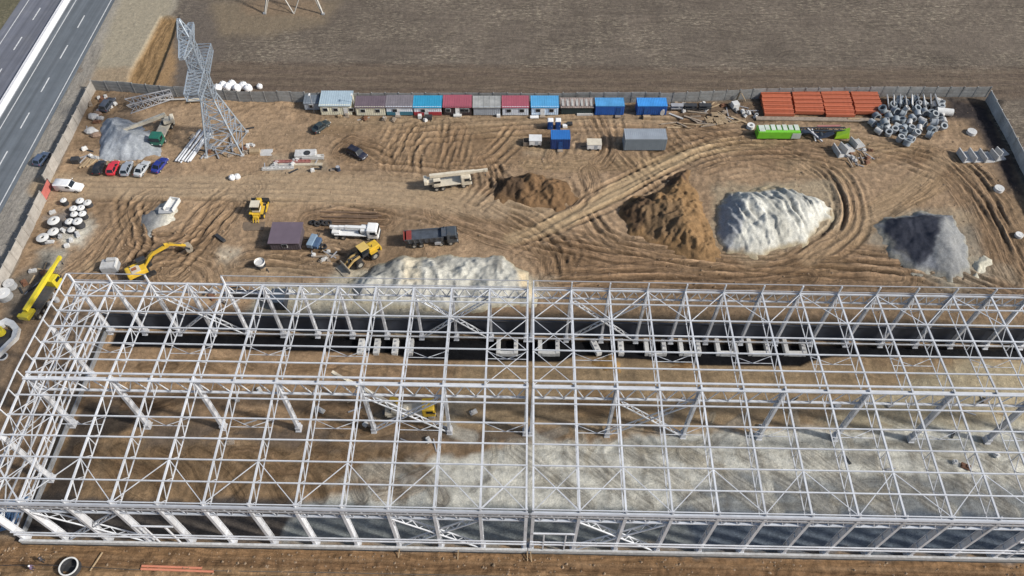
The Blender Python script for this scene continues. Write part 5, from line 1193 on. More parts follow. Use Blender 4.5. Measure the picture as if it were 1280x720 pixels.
while len(done) < 54 and tries < 6000:
    tries += 1; x, y = rp.uniform(*bx), rp.uniform(*by)
    if not inside(np.array([x]), np.array([y]), W_)[0]: continue
    lay = 0 if len(done) < 50 else 1
    if any((x-a)**2+(y-b_)**2 < (1.32 if lay == 0 else 1.5)**2 for a, b_, l in done if l == lay): continue
    done.append((x, y, lay)); k = rp.randrange(3); t, ro, L = protos[k]
    lb_ = 'one of the jumbled grey concrete pipe pieces right of the red beams'
    if first[k]: first[k] = False; t['label'] = lb_; o = t
    else: o = dup(t, (0, 0, 0), 0, lb_, grp)
    lying = rp.random() < .55; yy = (y-by[0])/(by[1]-by[0])
    if lying: o.rotation_euler = (R(90)+rp.uniform(-.3, .3), 0, rp.choice((R(20), R(-25), R(60), R(15)))+rp.uniform(-.4, .4)); z = ro+.05
    else: o.rotation_euler = (rp.uniform(.05, .5), rp.uniform(-.3, .3), rp.random()*6); z = L/2+.1
    o.location = (x, y, z+lay*1.0+ground_z(x, y))
for k in range(3):
    if first[k]:
        for c_ in list(protos[k][0].children): bpy.data.objects.remove(c_)
        bpy.data.objects.remove(protos[k][0])
ringobj('pale pipe ring lying apart right of the pipe heap', 1176, 152, .9, .5, .9, conc_l, tilt=(.5, .2))
o = thing('concrete_pipe', 'long pale pipe lying along the back fence right of the pipe heap', 'concrete pipe', (*G(1178, 144), 1.0), R(-10)); MB().tube((-1.7, 0, 0), (1.7, 0, 0), .8, .6, 22).build('pipe_wall', conc_l, o, smooth=True)
# white slabs in front of the pipe heap along fence
for i in range(9):
    px = 1108+i*7.6; x, y = G(px, 131); o = MB().box(0, 0, 0, .22, 3.4, 1.5).build('concrete_slab', conc if i % 2 else conc_l); o.location = (x, y, 1.0); o.rotation_euler = (rp.uniform(-.1, .1), R(-28)+rp.uniform(-.15, .15), R(-12)+rp.uniform(-.15, .15)); tag(o, 'one of the tilted pale slabs stacked against the back fence', 'slab', 'slabs tilted against the back fence')
# red primed beams in four bays
cols4 = [(951, 988.5), (989.5, 1025.5), (1026.5, 1062.5), (1063.5, 1098)]
names4 = ('first', 'second', 'third', 'last')
for ci, (a, b_) in enumerate(cols4):
    p0 = G(a, 133); p1 = G(b_, 133); L = p1[0]-p0[0]-.15; cx = (p0[0]+p1[0])/2; y0 = G(a, 119+ci*.3)[1]-.9; nb = (6, 5, 6, 5)[ci]; off = (0, .5, .1, .35)[ci]
    for k in range(nb):
        yb_ = y0-off-k*1.22
        t = thing('steel_beam', f'{names4[ci]} column of red primed beams from the left, '+('beam nearest the back fence', 'beam second from the fence', 'beam third from the fence', 'beam fourth from the fence', 'beam fifth from the fence', 'beam farthest from the fence')[k], 'steel beam', (cx+rp.uniform(-.1, .1), yb_, .15), rp.uniform(-.008, .008), 'red primed steel beams')
        MB().box(0, -.42, .9-.08*k, L, .28, 1.5-.16*k).box(0, .42, .9-.08*k, L, .28, 1.5-.16*k).build('flange', redsteel, t); MB().box(0, 0, 1.15-.14*k, L-.1, .56, .9-.1*k).build('web', redsteel, t)
t = thing('sleeper_row', 'long row of timber sleepers under and in front of the red beams', 'timber', (*G(1024, 150), 0), 0); b = MB()
b.box(0, 0, .2, G(1104, 150)[0]-G(946, 150)[0], 1.1, .3); b.build('sleeper', woodg, t); MB().box(G(1066, 150)[0]-G(1024, 150)[0], .1, .4, 2.6, .4, .12).build('plank', wood, t)
# white bags outside the fence and in yard
bagm = mat('bag_fabric', (.74, .74, .74), .7, .08, 2, 0, .3)
def bag(px, py, s, label, grp=None, loc=None):
    x, y = loc or G(px, py); t = thing('bulk_bag', label, 'bag', (x, y, ground_z(x, y)), rnd.random()*3, grp); n = 14; sec = []
    for z, r_ in ((0, .62), (.15, .78), (.6, .85), (1.0, .74), (1.2, .45), (1.32, .18)):
        sec.append([(s*r_*math.cos(2*math.pi*i/n)*(1+.08*math.sin(3*i+z*5)), s*r_*math.sin(2*math.pi*i/n)*(1+.08*math.cos(2*i+z*3)), s*z) for i in range(n)])
    MB().loft(sec).build('sack', bagm, t, smooth=True); b = MB()
    for q in range(4): b.bar((s*.5*math.cos(q*1.57), s*.5*math.sin(q*1.57), s*1.1), (s*.25*math.cos(q*1.57+.4), s*.25*math.sin(q*1.57+.4), s*1.5), .07)
    b.build('strap', whitep, t)
for i, (px, py) in enumerate(((273, 113), (280, 109.5), (286, 111.5), (291, 108), (297, 113), (305, 110), (311, 113))):
    bag(px, py, 1.15, ('white bulk bag outside the back fence, '+('nearest the pylon foot', 'second from the pylon', 'third from the pylon, in the middle cluster', 'fourth from the pylon, set back', 'fifth from the pylon, in front', 'in the right pair, set back', 'rightmost by the fence'))[i:i+1] if False else 'white bulk bag outside the back fence, '+('nearest the pylon foot', 'second from the pylon', 'third from the pylon', 'fourth from the pylon, set back', 'fifth from the pylon', 'left one of the right pair', 'rightmost of all')[i], 'white bulk bags outside the back fence')
bag(291, 224, .8, 'left one of two white sacks on the haul road', 'two sacks on the haul road'); bag(297, 222.5, .8, 'right one of two white sacks on the haul road', 'two sacks on the haul road')
bag(325, 110, .8, 'single small white sack behind the grey fence')
# concrete skip bucket
x, y = G(327, 334); t = thing('concrete_bucket', 'white concrete pouring bucket below the plum trailer hut', 'bucket', (x, y, 0)); MB().cyl((0, 0, .5), (0, 0, 1.3), .45, .95, n=20).cyl((0, 0, 1.3), (0, 0, 1.7), .95, n=20, cap=False).build('hopper', whitep, t); MB().cyl((0, 0, 1.3), (0, 0, 1.35), .85, n=20).build('concrete_fill', conc, t)
b = MB(); 
for q in range(4): b.bar((.8*math.cos(q*1.57), .8*math.sin(q*1.57), 0), (.8*math.cos(q*1.57), .8*math.sin(q*1.57), 1.3), .08)
b.tube((0, 0, .5), (0, 0, .6), .9, .5, 16).bar((.8, 0, .1), (1.7, -1.4, .1), .2).bar((.8, 0, .05), (0, .8, .05), .1).bar((-.8, 0, .05), (0, -.8, .05), .1).bar((.8, 0, .05), (0, -.8, .05), .1).bar((-.8, 0, .05), (0, .8, .05), .1); b.build('stand', dark, t)
# tyres row
for i, (px, py) in enumerate(((391, 279), (396, 280.5), (401, 279), (406, 280), (411, 279.5))):
    x, y = G(px, py); t = thing('tyre', ('leftmost', 'second', 'middle', 'fourth', 'rightmost')[i]+' black tyre of the row above the compressor trailer', 'tyre', (x, y, ground_z(x, y)+.0), rnd.random()*3, 'tyres above the compressor'); t.rotation_euler = (rp.uniform(-.3, .3), rp.uniform(-.5, .5), 0)
    MB().tube((0, 0, 0), (0, 0, .4), .62, .32, 22).tube((0, 0, .08), (0, 0, .32), .66, .5, 22).build('tread', rubber, t)
# long timbers by the tyres
for i in range(6):
    x, y = G(437, 266+i*3); o = MB().box(0, 0, .15, rp.uniform(11, 13), .35, .3).build('timber_beam', mat('dark_timber', (.14, .09, .055), .85, .3, 1)); o.location = (x, y, ground_z(x, y)-.05); o.rotation_euler = (0, 0, rp.uniform(-.02, .02)); tag(o, ('topmost', 'second', 'third', 'fourth', 'fifth', 'lowest')[i]+' long dark timber of the rows above the white crane truck', 'timber', 'long dark timbers')
# pale metal debris with a red beam
mix = [(348, 212, 6.5, .5, 5, conc_l, 'pale girder end at the left of the scrap pile'), (366, 204, 7.5, .5, 3, mat('dull_red', (.38, .16, .14)), 'red girder in the scrap pile by the haul road'), (392, 199, 4.5, .7, 4, conc_l, 'white frame end at the right of the scrap pile'), (376, 207, 9, .35, 2, cream, 'cream girder along the front of the scrap pile'), (354, 208, 5, .4, 10, conc, 'short grey girder crossing the scrap pile')]
for px, py, L, s, a, mt_, lb_ in mix:
    x, y = G(px, py); t = thing('girder', lb_, 'girder', (x, y, ground_z(x, y)), R(a), 'girders in the scrap pile'); b = MB(); b.box(0, -s/2, s/2+.05, L, .12, s); b.box(0, s/2, s/2+.05, L, .12, s); b.build('flange', mt_, t)
    b = MB()
    for k in range(int(L/.8)): b.bar((-L/2+.8*k, -s/2, s*.6), (-L/2+.8*k+.4, s/2, s*.6), .12).bar((-L/2+.8*k+.4, s/2, s*.6), (-L/2+.8*k+.8, -s/2, s*.6), .12)
    b.build('lacing', mt_, t)
x, y = G(383, 196); t = thing('skid_tank', 'pale skid tank with a black opening on the scrap pile', 'tank', (x, y, 0), R(4)); MB().box(0, 0, .7, 4.4, 2.0, 1.1).build('tank_wall', conc, t, bevel=.1); MB().cyl((.4, -.2, 1.2), (.4, -.2, 1.32), .7, n=20).build('opening', dark, t)
x, y = G(423, 213); t = thing('water_drum', 'small blue-black drum beside the haul road', 'drum', (x, y, 0)); MB().cyl((0, 0, 0), (0, 0, 1.0), .45, n=16).build('drum_body', mat('navy_drum', (.03, .045, .08), .5, .2, 1), t); MB().cyl((0, 0, 1), (0, 0, 1.05), .4, n=16).build('lid', galv_d, t)
x, y = G(418, 213); slab('crate', 'low brown crate left of the small drum', 'crate', 416, 213, 1.0, .7, .35, .2, woodg)
# timber and boards around the middle of back fence
for i in range(22):
    px, py = rp.uniform(835, 925), rp.uniform(138, 160); x, y = G(px, py); L = rp.uniform(2.2, 6); o = MB().box(0, 0, .1, L, rp.uniform(.2, .45), .16).build('plank', rp.choice((wood, woodg, conc))); o.location = (x, y, ground_z(x, y)+.1); o.rotation_euler = (0, rp.uniform(-.04, .08), rp.choice((R(-8), R(-40), R(-28), R(5)))+rp.uniform(-.2, .2)); tag(o, 'one of the loose planks scattered below the back fence right of the blue containers', 'plank', 'loose planks below the back fence')
for i, (px, py) in enumerate(((888, 148), (896, 151), (893, 145), (902, 147), (899, 155), (886, 153), (905, 152))):
    x, y = G(px, py); t = thing('pallet', 'one of the pale pallets dumped below the back fence', 'pallet', (x, y, .2+.14*(i % 3)), rp.uniform(-.5, .5), 'pallets dumped below the back fence'); t.rotation_euler[0] = rp.uniform(-.15, .15); b = MB()
    for q in range(5): b.box(0, -.5+.25*q, .1, 1.5, .16, .04)
    b.build('board', wood, t); b = MB()
    for q in (-.65, 0, .65): b.box(q, 0, 0, .12, 1.2, .14)
    b.build('bearer', woodg, t)
for i, px in enumerate((845, 862, 880)):
    x, y = G(px, 138); t = thing('storage_rack', ('left', 'middle', 'right')[i]+' one of three dark racks of scrap against the back fence', 'rack', (x, y, 0), 0, 'dark racks at the back fence'); b = MB()
    for sx in (-1.3, 1.3):
        for sy in (-.5, .5): b.bar((sx, sy, 0), (sx, sy, 1.6), .1)
    b.build('post', dark, t); MB().box(0, 0, .8, 2.7, 1.1, .1).box(0, 0, 1.55, 2.7, 1.1, .08).build('shelf', galv_d if i == 0 else dark, t)
x, y = G(924, 124); t = thing('leaning_boards', 'two pale boards crossed against the fence left of the red beams', 'board', (x, y-.8, 0)); MB().bar((-.8, 0, .1), (-.3, .7, 2.5), .35, .08).bar((-.2, 0, 2.3), (1.2, -.3, .3), .25, .1).build('board', wood, t)
# pallets and cut posts at the fence by the cars
for i, (px, py, L, a) in enumerate(((106, 205, 3, 70), (110, 204, 3, 72), (115, 205, 2.6, 60), (117, 200, 2.4, 78))):
    x, y = G(px, py); o = MB().box(0, 0, .15, L, .3, .25).build('timber_beam', wood); o.location = (x, y, .1); o.rotation_euler = (0, 0, R(a)); tag(o, ('leftmost', 'second', 'third', 'rightmost')[i]+' fresh timber left of the black hatchback', 'timber', 'fresh timbers by the parked cars')
slab('dark_crate', 'dark box against the fence end left of the parked cars', 'box', 96, 203, 1.6, 1.2, 1.2, .1, dark)
for i, (px, py, s) in enumerate(((117, 147, 1.4), (122, 143, 1.1), (115, 165, 1.5), (121, 170, 1.2), (126, 149, 1.0))):
    x, y = G(px, py); o = MB().loft([[(s*r_*math.cos(6.283*k/9)*(1+.25*math.sin(k*2.3+i)), s*.7*r_*math.sin(6.283*k/9)*(1+.2*math.cos(k*1.7+i)), z*s) for k in range(9)] for z, r_ in ((0, .8), (.3, .9), (.6, .6), (.75, .25))]).build('rubble_lump', (conc, mat('brown_rubble', (.25, .17, .12), .9, .3, 2, 0, .3))[i % 2]); o.location = (x, y, 0); tag(o, ('upper pale lump', 'brown lump', 'lower pale lump', 'lowest brown lump', 'small pale lump')[i]+' of rubble between the fence and the gravel heap', 'rubble', 'rubble lumps by the fence')
# bits near the dozer
slab('steel_plate', 'rusty brown plate below the yellow bulldozer', 'plate', 317, 283, 4.2, 2.2, .12, R(3), mat('brown_plate', (.17, .125, .085), .8, .25, 1)); slab('timber_beam', 'grey timber baulk left of the plum hut', 'timber', 276, 299, 2.6, .7, .5, R(-38), dark)
slab('crate', 'low wooden crate at the end of the beaten track by the pylon', 'crate', 319, 191, 2.2, 1.0, .7, .1, wood)
slab('stone_slab', 'pale slab lying beside the wooden crate', 'slab', 333, 191, 2.6, 2.0, .12, .1, conc)
x, y = G(408, 322); o = MB().bar((-2.5, 0, .1), (2.2, .4, .15), .3).build('timber_beam', woodg); o.location = (x, y, .05); tag(o, 'pale timber on the ground left of the loader bucket', 'timber')
# foundation pads inside, in front of the back wall
PADS = [(451, 1), (471, 1), (494, 1), (513, 1), (634, 2), (686, 2), (745, 0), (776, 1), (819, 2), (862, 2), (908, 2), (948, 2), (993, 2)]
for i, (px, k) in enumerate(PADS):
    x, y = G(px, 433, .4); t = thing('footing_pad', ['first', 'second', 'third', 'fourth', 'fifth', 'sixth', 'seventh', 'eighth', 'ninth', 'tenth', 'eleventh', 'twelfth', 'thirteenth'][i]+' white footing pad from the left in the trench by the back wall', 'footing', (x, y, -.4), 0 if k else R(20), 'white footing pads along the back wall')
    b = MB()
    if k == 2: b.box(-1.5, 0, .5, .7, 3.0, 1.0).box(1.5, 0, .5, .7, 3.0, 1.0).box(0, -1.25, .45, 2.3, .6, .9)
    else: b.box(0, 0, .5, .95, 3.0, 1.0)
    b.build('pad_body', conc_l, t, bevel=.03)
    for q in (-.9, 0, .9): MB().box(1.5 if k == 2 else 0, q, 1.05, .3, .3, .12).build('anchor_plate', galv_d, t)
# things just behind the back wall of the left frame
slab('formwork_stack', 'left dark formwork panel propped behind the parapet of the left frame', 'panel', 312, 370, 7.5, 1.0, 1.2, 0, dark_p); slab('formwork_stack', 'right dark formwork panel behind the parapet, next to the small container', 'panel', 335, 370, 3.0, 1.0, 1.2, 0, dark_p)
cabin('storage_container', 'small dark blue container behind the back wall of the left frame', 340, 358, 388, 2.4, 3.0, mat('navy_roof', (.05, .065, .085), .5, .2, .6), dark_p, ov=.02, fall=.04, rib=.4, wins=0, door=None, cat='container')
# blue formwork frames outside the left gable corner
blu = mat('formwork_blue', (.14, .24, .38), .5, .2, 1)
for i, (px, py) in enumerate(((2, 640), (12, 648), (22, 634), (4, 655))):
    x, y = G(px, py); t = thing('formwork_rack', ('left', 'middle', 'rear', 'front')[i]+' blue steel formwork frame at the foot of the front left corner', 'formwork', (x, y, 0), R(6*i), 'blue formwork frames'); b = MB()
    for q in range(6): b.bar((-1.6+q*.64, -1.0, .6+.2*(q % 2)), (-1.6+q*.64, 1.0, .6+.2*(q % 2)), .14)
    for q in (-1.0, 0, 1.0): b.bar((-1.7, q, .6), (1.7, q, .6), .14).bar((-1.7, q, .1), (1.7, q, .1), .14)
    for q in (-1.6, 1.6):
        for s in (-1, 1): b.bar((q, s, 0), (q, s, .9), .14)
    b.build('frame_bars', blu, t)
# strip at the foot of the picture: manhole, pipes, cable, stakes
x, y = G(90, 710); d0, s_0 = 0, 0
ringobj('dark manhole ring with a white rim, bottom left corner', 90, 711, 1.32, 1.12, 1.0, conc_l, name='manhole_ring', wallm=shade_dark); MB().tube((0, 0, 1.0), (0, 0, 1.09), 1.33, 1.14, 28).build('rim', conc_l, bpy.data.objects[[o.name for o in bpy.data.objects if o.name.startswith('manhole_ring')][-1]])
t = thing('drain_pipe', 'salmon red plastic pipe lying in the trench at the bottom edge', 'pipe', (*G(222, 713), ground_z(*G(222, 713))+.12), R(-1)); MB().tube((-5.2, 0, 0), (5.2, 0, 0), .17, .14, 12).tube((-5.2, .42, 0), (3.4, .42, 0), .17, .14, 12).build('pipe_wall', mat('salmon_pipe', (.52, .20, .12), .5, .12, 1), t)
a = G(-10, 707); b_ = G(160, 712); o = MB().path([(a[0], a[1], .12), (G(70, 709)[0], G(70, 709)[1], .9), (b_[0], b_[1], .12)], .07).build('cable', dark); tag(o, 'black cable strung across the manhole ring at the bottom left', 'cable')
a = G(160, 712); b_ = G(700, 722); o = MB().path([(a[0]+.1, a[1], ground_z(*a)+.1), (G(400, 716)[0], G(400, 716)[1], .15), (b_[0], b_[1], .12)], .09).build('hose', mat('grey_hose', (.12, .10, .08), .7, .2, 2)); tag(o, 'thin dark hose along the trench at the bottom edge', 'hose')
for i, (px, py) in enumerate(((500, 692), (573, 695), (659, 696), (663, 697))):
    x, y = G(px, py); o = MB().bar((0, 0.6, .9), (.1*(i-1.5), -.6, .05), .12).build('timber_stake', wood); o.location = (x, y, 0); tag(o, ('leftmost timber stake leaning on the front plinth', 'timber stake leaning on the plinth between two wall columns', 'left stake of the pair at the expansion gap', 'right stake of the pair at the expansion gap')[i], 'stake', 'stakes leaning on the front plinth')
o = MB().bar((0, 0, .1), (.9, 2.6, .2), .16).build('timber_plank', wood); o.location = (*G(113, 714), 0); tag(o, 'pale plank lying right of the manhole ring', 'plank')

# ================================================================== STEEL BUNDLES AND PYLONS
for i in range(7):
    x, y = G(235+i*2.9, 183+.8*(i % 3)); o = MB().tube((0, -5.0, 0), (0, 5.0, 0), .2, .14, 10).build('steel_pipe', steel); o.location = (x, y, .25+.22*(i % 2)); o.rotation_euler = (R(rp.uniform(-1, 1)), 0, R(-14+rp.uniform(-3, 3))); tag(o, 'one of the white pipes in the bundle at the pylon foot', 'pipe', 'white pipes at the pylon foot')
for i, (px, py, L, a) in enumerate(((262, 188, 6, -20), (276, 180, 5, -24), (284, 186, 4, -22), (290, 182, 5, 20), (270, 190, 5, 30))):
    x, y = G(px, py); o = MB().bar((0, -L/2, 0), (0, L/2, 0), .26).build('steel_bar', galv_d); o.location = (x, y, .25); o.rotation_euler = (0, 0, R(a)); tag(o, 'one of the grey bars lying between the pylon feet', 'steel bar', 'grey bars between the pylon feet')
cream_st = mat('pale_leg_steel', (.40, .38, .34), .5, .15, .6)
def lat_box(t, name, z0, z1, s0, s1, n, mt_, ch=.16, wb=.09, cx0=(0, 0), cx1=(0, 0)):
    b = MB()
    P = lambda f, i: ((cx0[0]*(1-f)+cx1[0]*f)+(s0*(1-f)+s1*f)*(-1, 1, 1, -1)[i]/2, (cx0[1]*(1-f)+cx1[1]*f)+(s0*(1-f)+s1*f)*(-1, -1, 1, 1)[i]/2, z0*(1-f)+z1*f)
    for i in range(4): b.bar(P(0, i), P(1, i), ch)
    for k in range(n):
        f0, f1 = k/n, (k+1)/n
        for i in range(4):
            j = (i+1) % 4; b.bar(P(f0, i), P(f1, j), wb); b.bar(P(f0, j), P(f1, i), wb); b.bar(P(f1, i), P(f1, j), wb)
    return b.build(name, mt_, t)
def arm(t, z, y0, y1, w0, w1, h0, h1, n, mt_):
    b = MB(); q = lambda f, i: ((w0*(1-f)+w1*f)*(-1, 1, 1, -1)[i]/2, y0*(1-f)+y1*f, z+(h0*(1-f)+h1*f)*(-1, -1, 1, 1)[i]/2)
    for i in range(4): b.bar(q(0, i), q(1, i), .16)
    for k in range(n):
        for i in range(4):
            j = (i+1) % 4; b.bar(q(k/n, i), q((k+1)/n, j), .09); b.bar(q((k+1)/n, i), q((k+1)/n, j), .09)
    return b.build('cross_arm', mt_, t)
def pylon(loc, rz, label, base=7.4, wide=False):
    t = thing('lattice_pylon', label, 'pylon', loc, rz, 'lattice pylons')
    if wide:
        lat_box(t, 'lower_body', 9, 16, base*.62, 2.6, 2, galv, .28, .14)
        for sx in (-1, 1):
            for sy in (-1, 1): MB().bar((sx*base/2, sy*base/2, 0), (sx*base*.31, sy*base*.31, 9), .30).bar((sx*base/2*.97, sy*base/2, 0), (sx*base*.25, sy*base*.31, 9), .16).build('leg', cream_st, t); MB().bar((0, sy*base/2, 0), (sx*base*.31, sy*base*.31, 9), .2).build('leg_brace', cream_st, t)
    else: lat_box(t, 'lower_body', 0, 12.5, base, 2.6, 5, galv, .24, .12)
    lat_box(t, 'upper_body', 12.5, 27, 2.6, 2.0, 8, galv, .2, .1); lat_box(t, 'peak', 27, 30, 2.0, .4, 2, galv, .16, .1)
    arm(t, 18.5, 0.6, 8.0, 3.0, 2.6, 2.4, 1.6, 7, galv); arm(t, 18.5, -.6, -7.6, 3.0, 2.6, 2.4, 1.6, 7, galv)
    arm(t, 25.5, 0.6, 5.5, 2.0, .8, 1.8, .4, 5, galv); arm(t, 25.5, -.6, -5.5, 2.0, .8, 1.8, .4, 5, galv)
    for sx in (-1, 1):
        for sy in (-1, 1): MB().box(sx*base/2, sy*base/2, .1, .7, .7, .45).build('foot_pad', conc_g if wide else conc, t)
    return t
px_, py_ = G(284, 181)
pylon((px_, py_, 0), R(6), 'grey lattice pylon standing over the back fence behind the gravel heap')
a = G(331, 17); b_ = G(404, 18)
pylon(((a[0]+b_[0])/2, (a[1]+b_[1])/2+math.hypot(b_[0]-a[0], b_[1]-a[1])/2, 0), R(0), 'pale lattice pylon whose feet show at the top edge of the picture', math.hypot(b_[0]-a[0], b_[1]-a[1]), True)
x, y = G(190, 131); t = thing('lattice_section', 'grey lattice mast section lying on the ground left of the pylon', 'lattice mast', (x, y, .1), R(28))
b = MB(); q = lambda f, i: ((f-.5)*9.5, (2.4*(1-f)+1.6*f)*(-1, 1, 1, -1)[i]/2, 1.2+(2.2*(1-f)+1.4*f)*(-1, -1, 1, 1)[i]/2)
for i in range(4): b.bar(q(0, i), q(1, i), .18)
for k in range(6):
    for i in range(4):
        j = (i+1) % 4; b.bar(q(k/6, i), q((k+1)/6, j), .11); b.bar(q((k+1)/6, i), q((k+1)/6, j), .11)
b.build('lattice_bars', galv_d, t)
x, y = G(221, 128); o = MB().bar((-3.8, 0, .3), (3.8, .5, .4), .2).build('steel_tube', conc_l); o.location = (x, y, .3); tag(o, 'thin pale tube lying between the lattice section and the pylon', 'tube')
x, y = G(246, 128); t = thing('cable_drum', 'cream wooden trestle under the pylon by the fence', 'trestle', (x, y, 0), R(5)); MB().box(0, 0, .7, 3.2, 1.0, .12).build('top', cream, t)
for s in (-1.3, 1.3): MB().bar((s, -.5, 0), (s, .5, .7), .2).build('leg', wood, t)
for i, px in enumerate((393, 444.5)):
    x, y = G(px, 141); t = thing('lamp_post', ('slim light pole beside the dark lean-to shed', 'slim pole with a white lamp between the two cream cabins')[i], 'lamp post', (x, y, 0)); MB().cyl((0, 0, 0), (0, 0, 5.2), .07, .05, n=8).build('pole', galv_d, t); MB().box(0, -.3, 5.2, .3, .7, .16).build('lamp_head', whitep, t)

# small stuff in front of the cabins
for i, (px, py, nm, lb_, sz, mt_) in enumerate(((425, 146, 'crate', 'small brown crate in front of the cream cabin', (.9, .6, .5), wood), (434, 145, 'crate', 'dark crate beside the cream cabin corner', (.7, .6, .6), woodg), (525, 148, 'water_tank', 'small white tank on the ground in front of the teal-roofed cabin', (.8, .8, .9), whitep), (536, 149, 'waste_skip', 'black skip in front of the teal-roofed cabin', (1.6, 1.0, .9), dark), (572, 146, 'step', 'pale wooden steps in front of the maroon porch', (1.8, .8, .4), conc_l), (731, 144, 'bench', 'long pale bench in front of the dark striped shed', (3.6, .6, .5), conc), (706, 158, 'crate', 'white box right of the portable toilets', (1.0, .8, .7), whitep), (712, 156, 'barrow', 'dark heap of tools right of the white box', (1.2, .9, .5), dark), (808, 148, 'crate', 'pale crates stacked in front of the rightmost blue container', (1.6, .8, .9), wood), (623, 146, 'crate', 'white box at the corner of the grey metal cabin', (.8, .6, .7), whitep), (668, 147, 'step', 'white step in front of the sky blue roofed cabin', (1.9, .8, .3), whitep))):
    slab(nm, lb_, nm.replace('_', ' '), px, py, *sz, .05, mt_)

# ---- scrap and offcuts
sp_ = random.Random(21)
def scrap(n, reg, label, grp, kinds, cat='scrap'):
    P = PX(reg); bx_ = (min(p[0] for p in P), max(p[0] for p in P)); by_ = (min(p[1] for p in P), max(p[1] for p in P)); k = 0
    while k < n:
        x, y = sp_.uniform(*bx_), sp_.uniform(*by_)
        if not inside(np.array([x]), np.array([y]), P)[0]: continue
        k += 1; nm, L, W, Hh, mt_ = sp_.choice(kinds); L *= sp_.uniform(.6, 1.4); z = ground_z(x, y)
        b = MB(); b.box(0, 0, Hh/2, L, W, Hh)
        if W > .5: b.box(L*.1, W*.05, Hh+.05, L*.7, W*.6, .1, .2).box(-L*.2, 0, Hh+.15, L*.3, W*.5, .2, -.3)
        o = b.build(nm, mt_); o.location = (x, y, z+.02); o.rotation_euler = (sp_.uniform(-.06, .06), sp_.uniform(-.08, .08), sp_.uniform(0, 3.14)); tag(o, label, nm.replace('_', ' '), grp)
rust = mat('rusty_sheet', (.16, .075, .04), .8, .3, 1.2); bpl = mat('blue_sheet', (.05, .13, .3), .6, .2, 1); KS = [('offcut', 1.8, .22, .15, wood), ('offcut', 2.4, .18, .16, galv_d), ('offcut', 1.5, .9, .3, rust), ('offcut', 1.2, .7, .4, conc), ('offcut', 1.6, .3, .2, dark), ('offcut', .8, .7, .5, conc_l), ('offcut', 1.3, .8, .35, woodg)]
scrap(26, [(838, 131), (940, 130), (946, 142), (842, 142)], 'one of the scrap pieces heaped along the fence left of the red beams', 'scrap left of the red beams', KS)
scrap(18, [(112, 125), (150, 118), (160, 128), (128, 146), (104, 190), (100, 186)], 'one of the scrap pieces in the fence corner above the gravel heap', 'scrap in the fence corner', KS)
scrap(14, [(325, 203), (412, 196), (415, 214), (330, 218)], 'one of the pale offcuts around the scrap girders by the haul road', 'offcuts round the scrap girders', KS[:2]+KS[3:6])
scrap(12, [(380, 300), (430, 312), (430, 330), (390, 326)], 'one of the offcuts between the compressor trailer and the loader bucket', 'offcuts by the loader bucket', KS)
scrap(14, [(255, 352), (345, 352), (400, 380), (260, 395)], 'one of the offcuts strewn behind the left hall back wall', 'offcuts behind the back wall', KS)
scrap(12, [(1050, 188), (1090, 188), (1085, 208), (1050, 208)], 'one of the grey offcuts below the yellow-green machine foot', 'offcuts below the machine foot', KS[1:4])
scrap(12, [(30, 345), (60, 330), (66, 345), (40, 372), (24, 372)], 'one of the offcuts between the round tanks and the lemon boom', 'offcuts by the round tanks', KS)
scrap(14, [(240, 165), (320, 160), (325, 198), (225, 200)], 'one of the offcuts strewn round the pylon feet', 'offcuts round the pylon feet', KS)
scrap(8, [(108, 180), (124, 176), (122, 202), (100, 206)], 'one of the offcuts beside the black hatchback', 'offcuts by the parked cars', KS)
scrap(8, [(60, 262), (110, 290), (90, 312), (50, 315)], 'one of the pale bits of concrete among the rings by the lower fence', 'concrete bits among the rings', [KS[3], KS[5]])
scrap(10, [(404, 147), (560, 148), (560, 152), (404, 151)], 'one of the small offcuts lying in front of the cabins', 'offcuts in front of the cabins', KS)
scrap(14, [(300, 480), (620, 500), (620, 560), (260, 560)], 'one of the offcuts on the floor of the left hall', 'offcuts on the left hall floor', KS)
scrap(16, [(760, 490), (1270, 500), (1270, 600), (760, 560)], 'one of the offcuts on the lime floor of the right hall', 'offcuts on the right hall floor', KS)

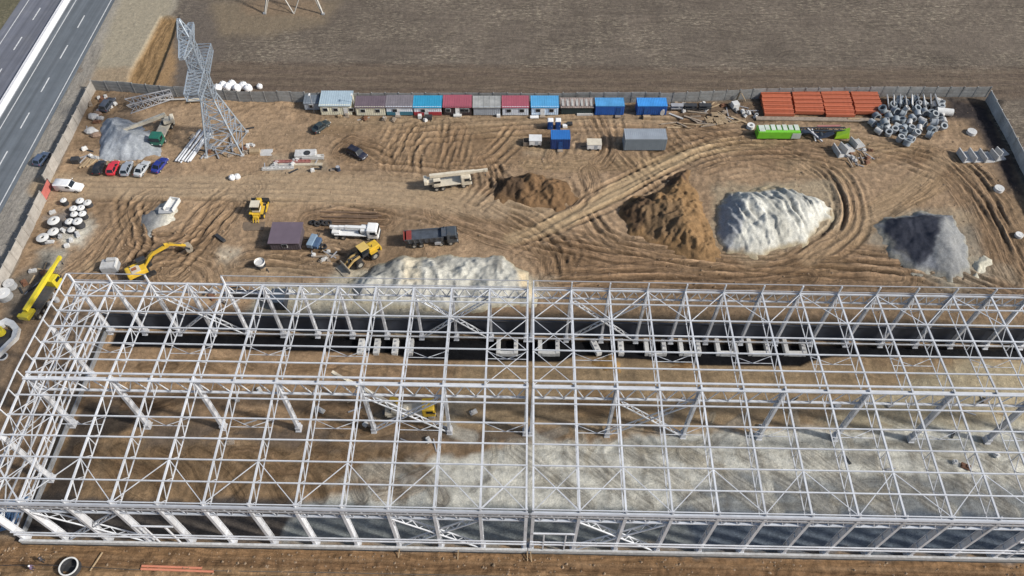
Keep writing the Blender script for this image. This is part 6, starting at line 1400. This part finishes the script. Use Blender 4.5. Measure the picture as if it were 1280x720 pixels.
# ================================================================== PEOPLE
def person(px, py, face, top, trou, label, helmet):
    x, y = G(px, py); t = thing('person', label, 'person', (x, y, ground_z(x, y)), face)
    me = bpy.data.meshes.new('body')
    V = [(0, 0, .95), (0, 0, 1.18), (0, 0, 1.40), (.01, 0, 1.50), (.02, 0, 1.62), (.02, 0, 1.72),
         (0, .20, 1.40), (.06, .27, 1.14), (.20, .24, .94), (.27, .22, .87), (0, -.20, 1.40), (-.02, -.27, 1.13), (.08, -.29, .90), (.13, -.28, .82),
         (0, .10, .90), (.05, .12, .50), (.02, .13, .09), (.17, .14, .05), (0, -.10, .90), (-.04, -.12, .50), (-.10, -.13, .09), (.05, -.14, .05)]
    Ed = [(0, 1), (1, 2), (2, 3), (3, 4), (4, 5), (2, 6), (6, 7), (7, 8), (8, 9), (2, 10), (10, 11), (11, 12), (12, 13), (0, 14), (14, 15), (15, 16), (16, 17), (0, 18), (18, 19), (19, 20), (20, 21)]
    RD = [.155, .15, .17, .06, .095, .07, .075, .05, .042, .035, .075, .05, .042, .035, .09, .062, .05, .045, .09, .062, .05, .045]
    me.from_pydata(V, Ed, []); o = bpy.data.objects.new('body', me); COL.objects.link(o); o.parent = t
    sk = o.modifiers.new('skin', 'SKIN'); sk.use_smooth_shade = True
    for i, r_ in enumerate(RD): me.skin_vertices[0].data[i].radius = (r_, r_*(1.25 if i in (0, 1, 2) else 1)); me.skin_vertices[0].data[i].use_root = (i == 0)
    ss = o.modifiers.new('sub', 'SUBSURF'); ss.levels = 1; ss.render_levels = 1
    m_ = bpy.data.materials.new('clothing'); m_.use_nodes = True; nt_ = m_.node_tree; b = nt_.nodes['Principled BSDF']; b.inputs['Roughness'].default_value = .85
    tc = nt_.nodes.new('ShaderNodeTexCoord'); sp = nt_.nodes.new('ShaderNodeSeparateXYZ'); nt_.links.new(tc.outputs['Object'], sp.inputs[0]); mr = nt_.nodes.new('ShaderNodeMapRange'); mr.inputs[2].default_value = 2.0; nt_.links.new(sp.outputs['Z'], mr.inputs[0])
    cr = nt_.nodes.new('ShaderNodeValToRGB'); cr.color_ramp.interpolation = 'CONSTANT'; e = cr.color_ramp.elements; e[0].position = 0; e[0].color = (.02, .017, .015, 1); e[1].position = .07; e[1].color = (*trou, 1)
    for p_, c_ in ((.46, top), (.745, (.48, .30, .21))): k = e.new(p_); k.color = (*c_, 1)
    nt_.links.new(mr.outputs[0], cr.inputs[0]); nt_.links.new(cr.outputs[0], b.inputs['Base Color']); me.materials.append(m_)
    hm = MB(); n = 14
    hm.loft([[((.125*r_)*math.cos(6.283*i/n)+.02, (.115*r_)*math.sin(6.283*i/n), z) for i in range(n)] for z, r_ in ((1.66, 1.25), (1.68, 1.05), (1.75, .95), (1.80, .6), (1.815, .1))]).build('helmet', helmet, t, smooth=True)
    skin = mat('skin', (.48, .30, .21), .6, .1, 8)
    for s in (-1, 1):
        bx_, by_, bz_ = (.29, .22, .83) if s > 0 else (.15, -.28, .78); h_ = MB().box(bx_, by_, bz_, .07, .035, .09)
        for f in range(4): h_.bar((bx_+.03-.02*f, by_, bz_-.04), (bx_+.035-.02*f, by_, bz_-.10+.01*abs(f-1)), .016)
        h_.bar((bx_+.03, by_, bz_+.02), (bx_+.07, by_-s*.02, bz_-.04), .02); h_.build('hand', skin, t)
        MB().box(.115, s*.035, 1.635, .015, .025, .012).build('eye', dark, t)
    MB().box(.125, 0, 1.61, .03, .025, .04).build('nose', skin, t)
    return t
person(56, 702, R(200), (.05, .05, .06), (.03, .03, .035), 'person in black work clothes with a dark helmet, left of the manhole ring', mat('dark_helmet', (.06, .06, .07), .4, .1, 5))
person(43, 712, R(20), (.16, .12, .20), (.06, .05, .08), 'person in purple-grey jacket with a white helmet standing on the cable line', mat('white_helmet', (.7, .7, .7), .4, .05, 5))
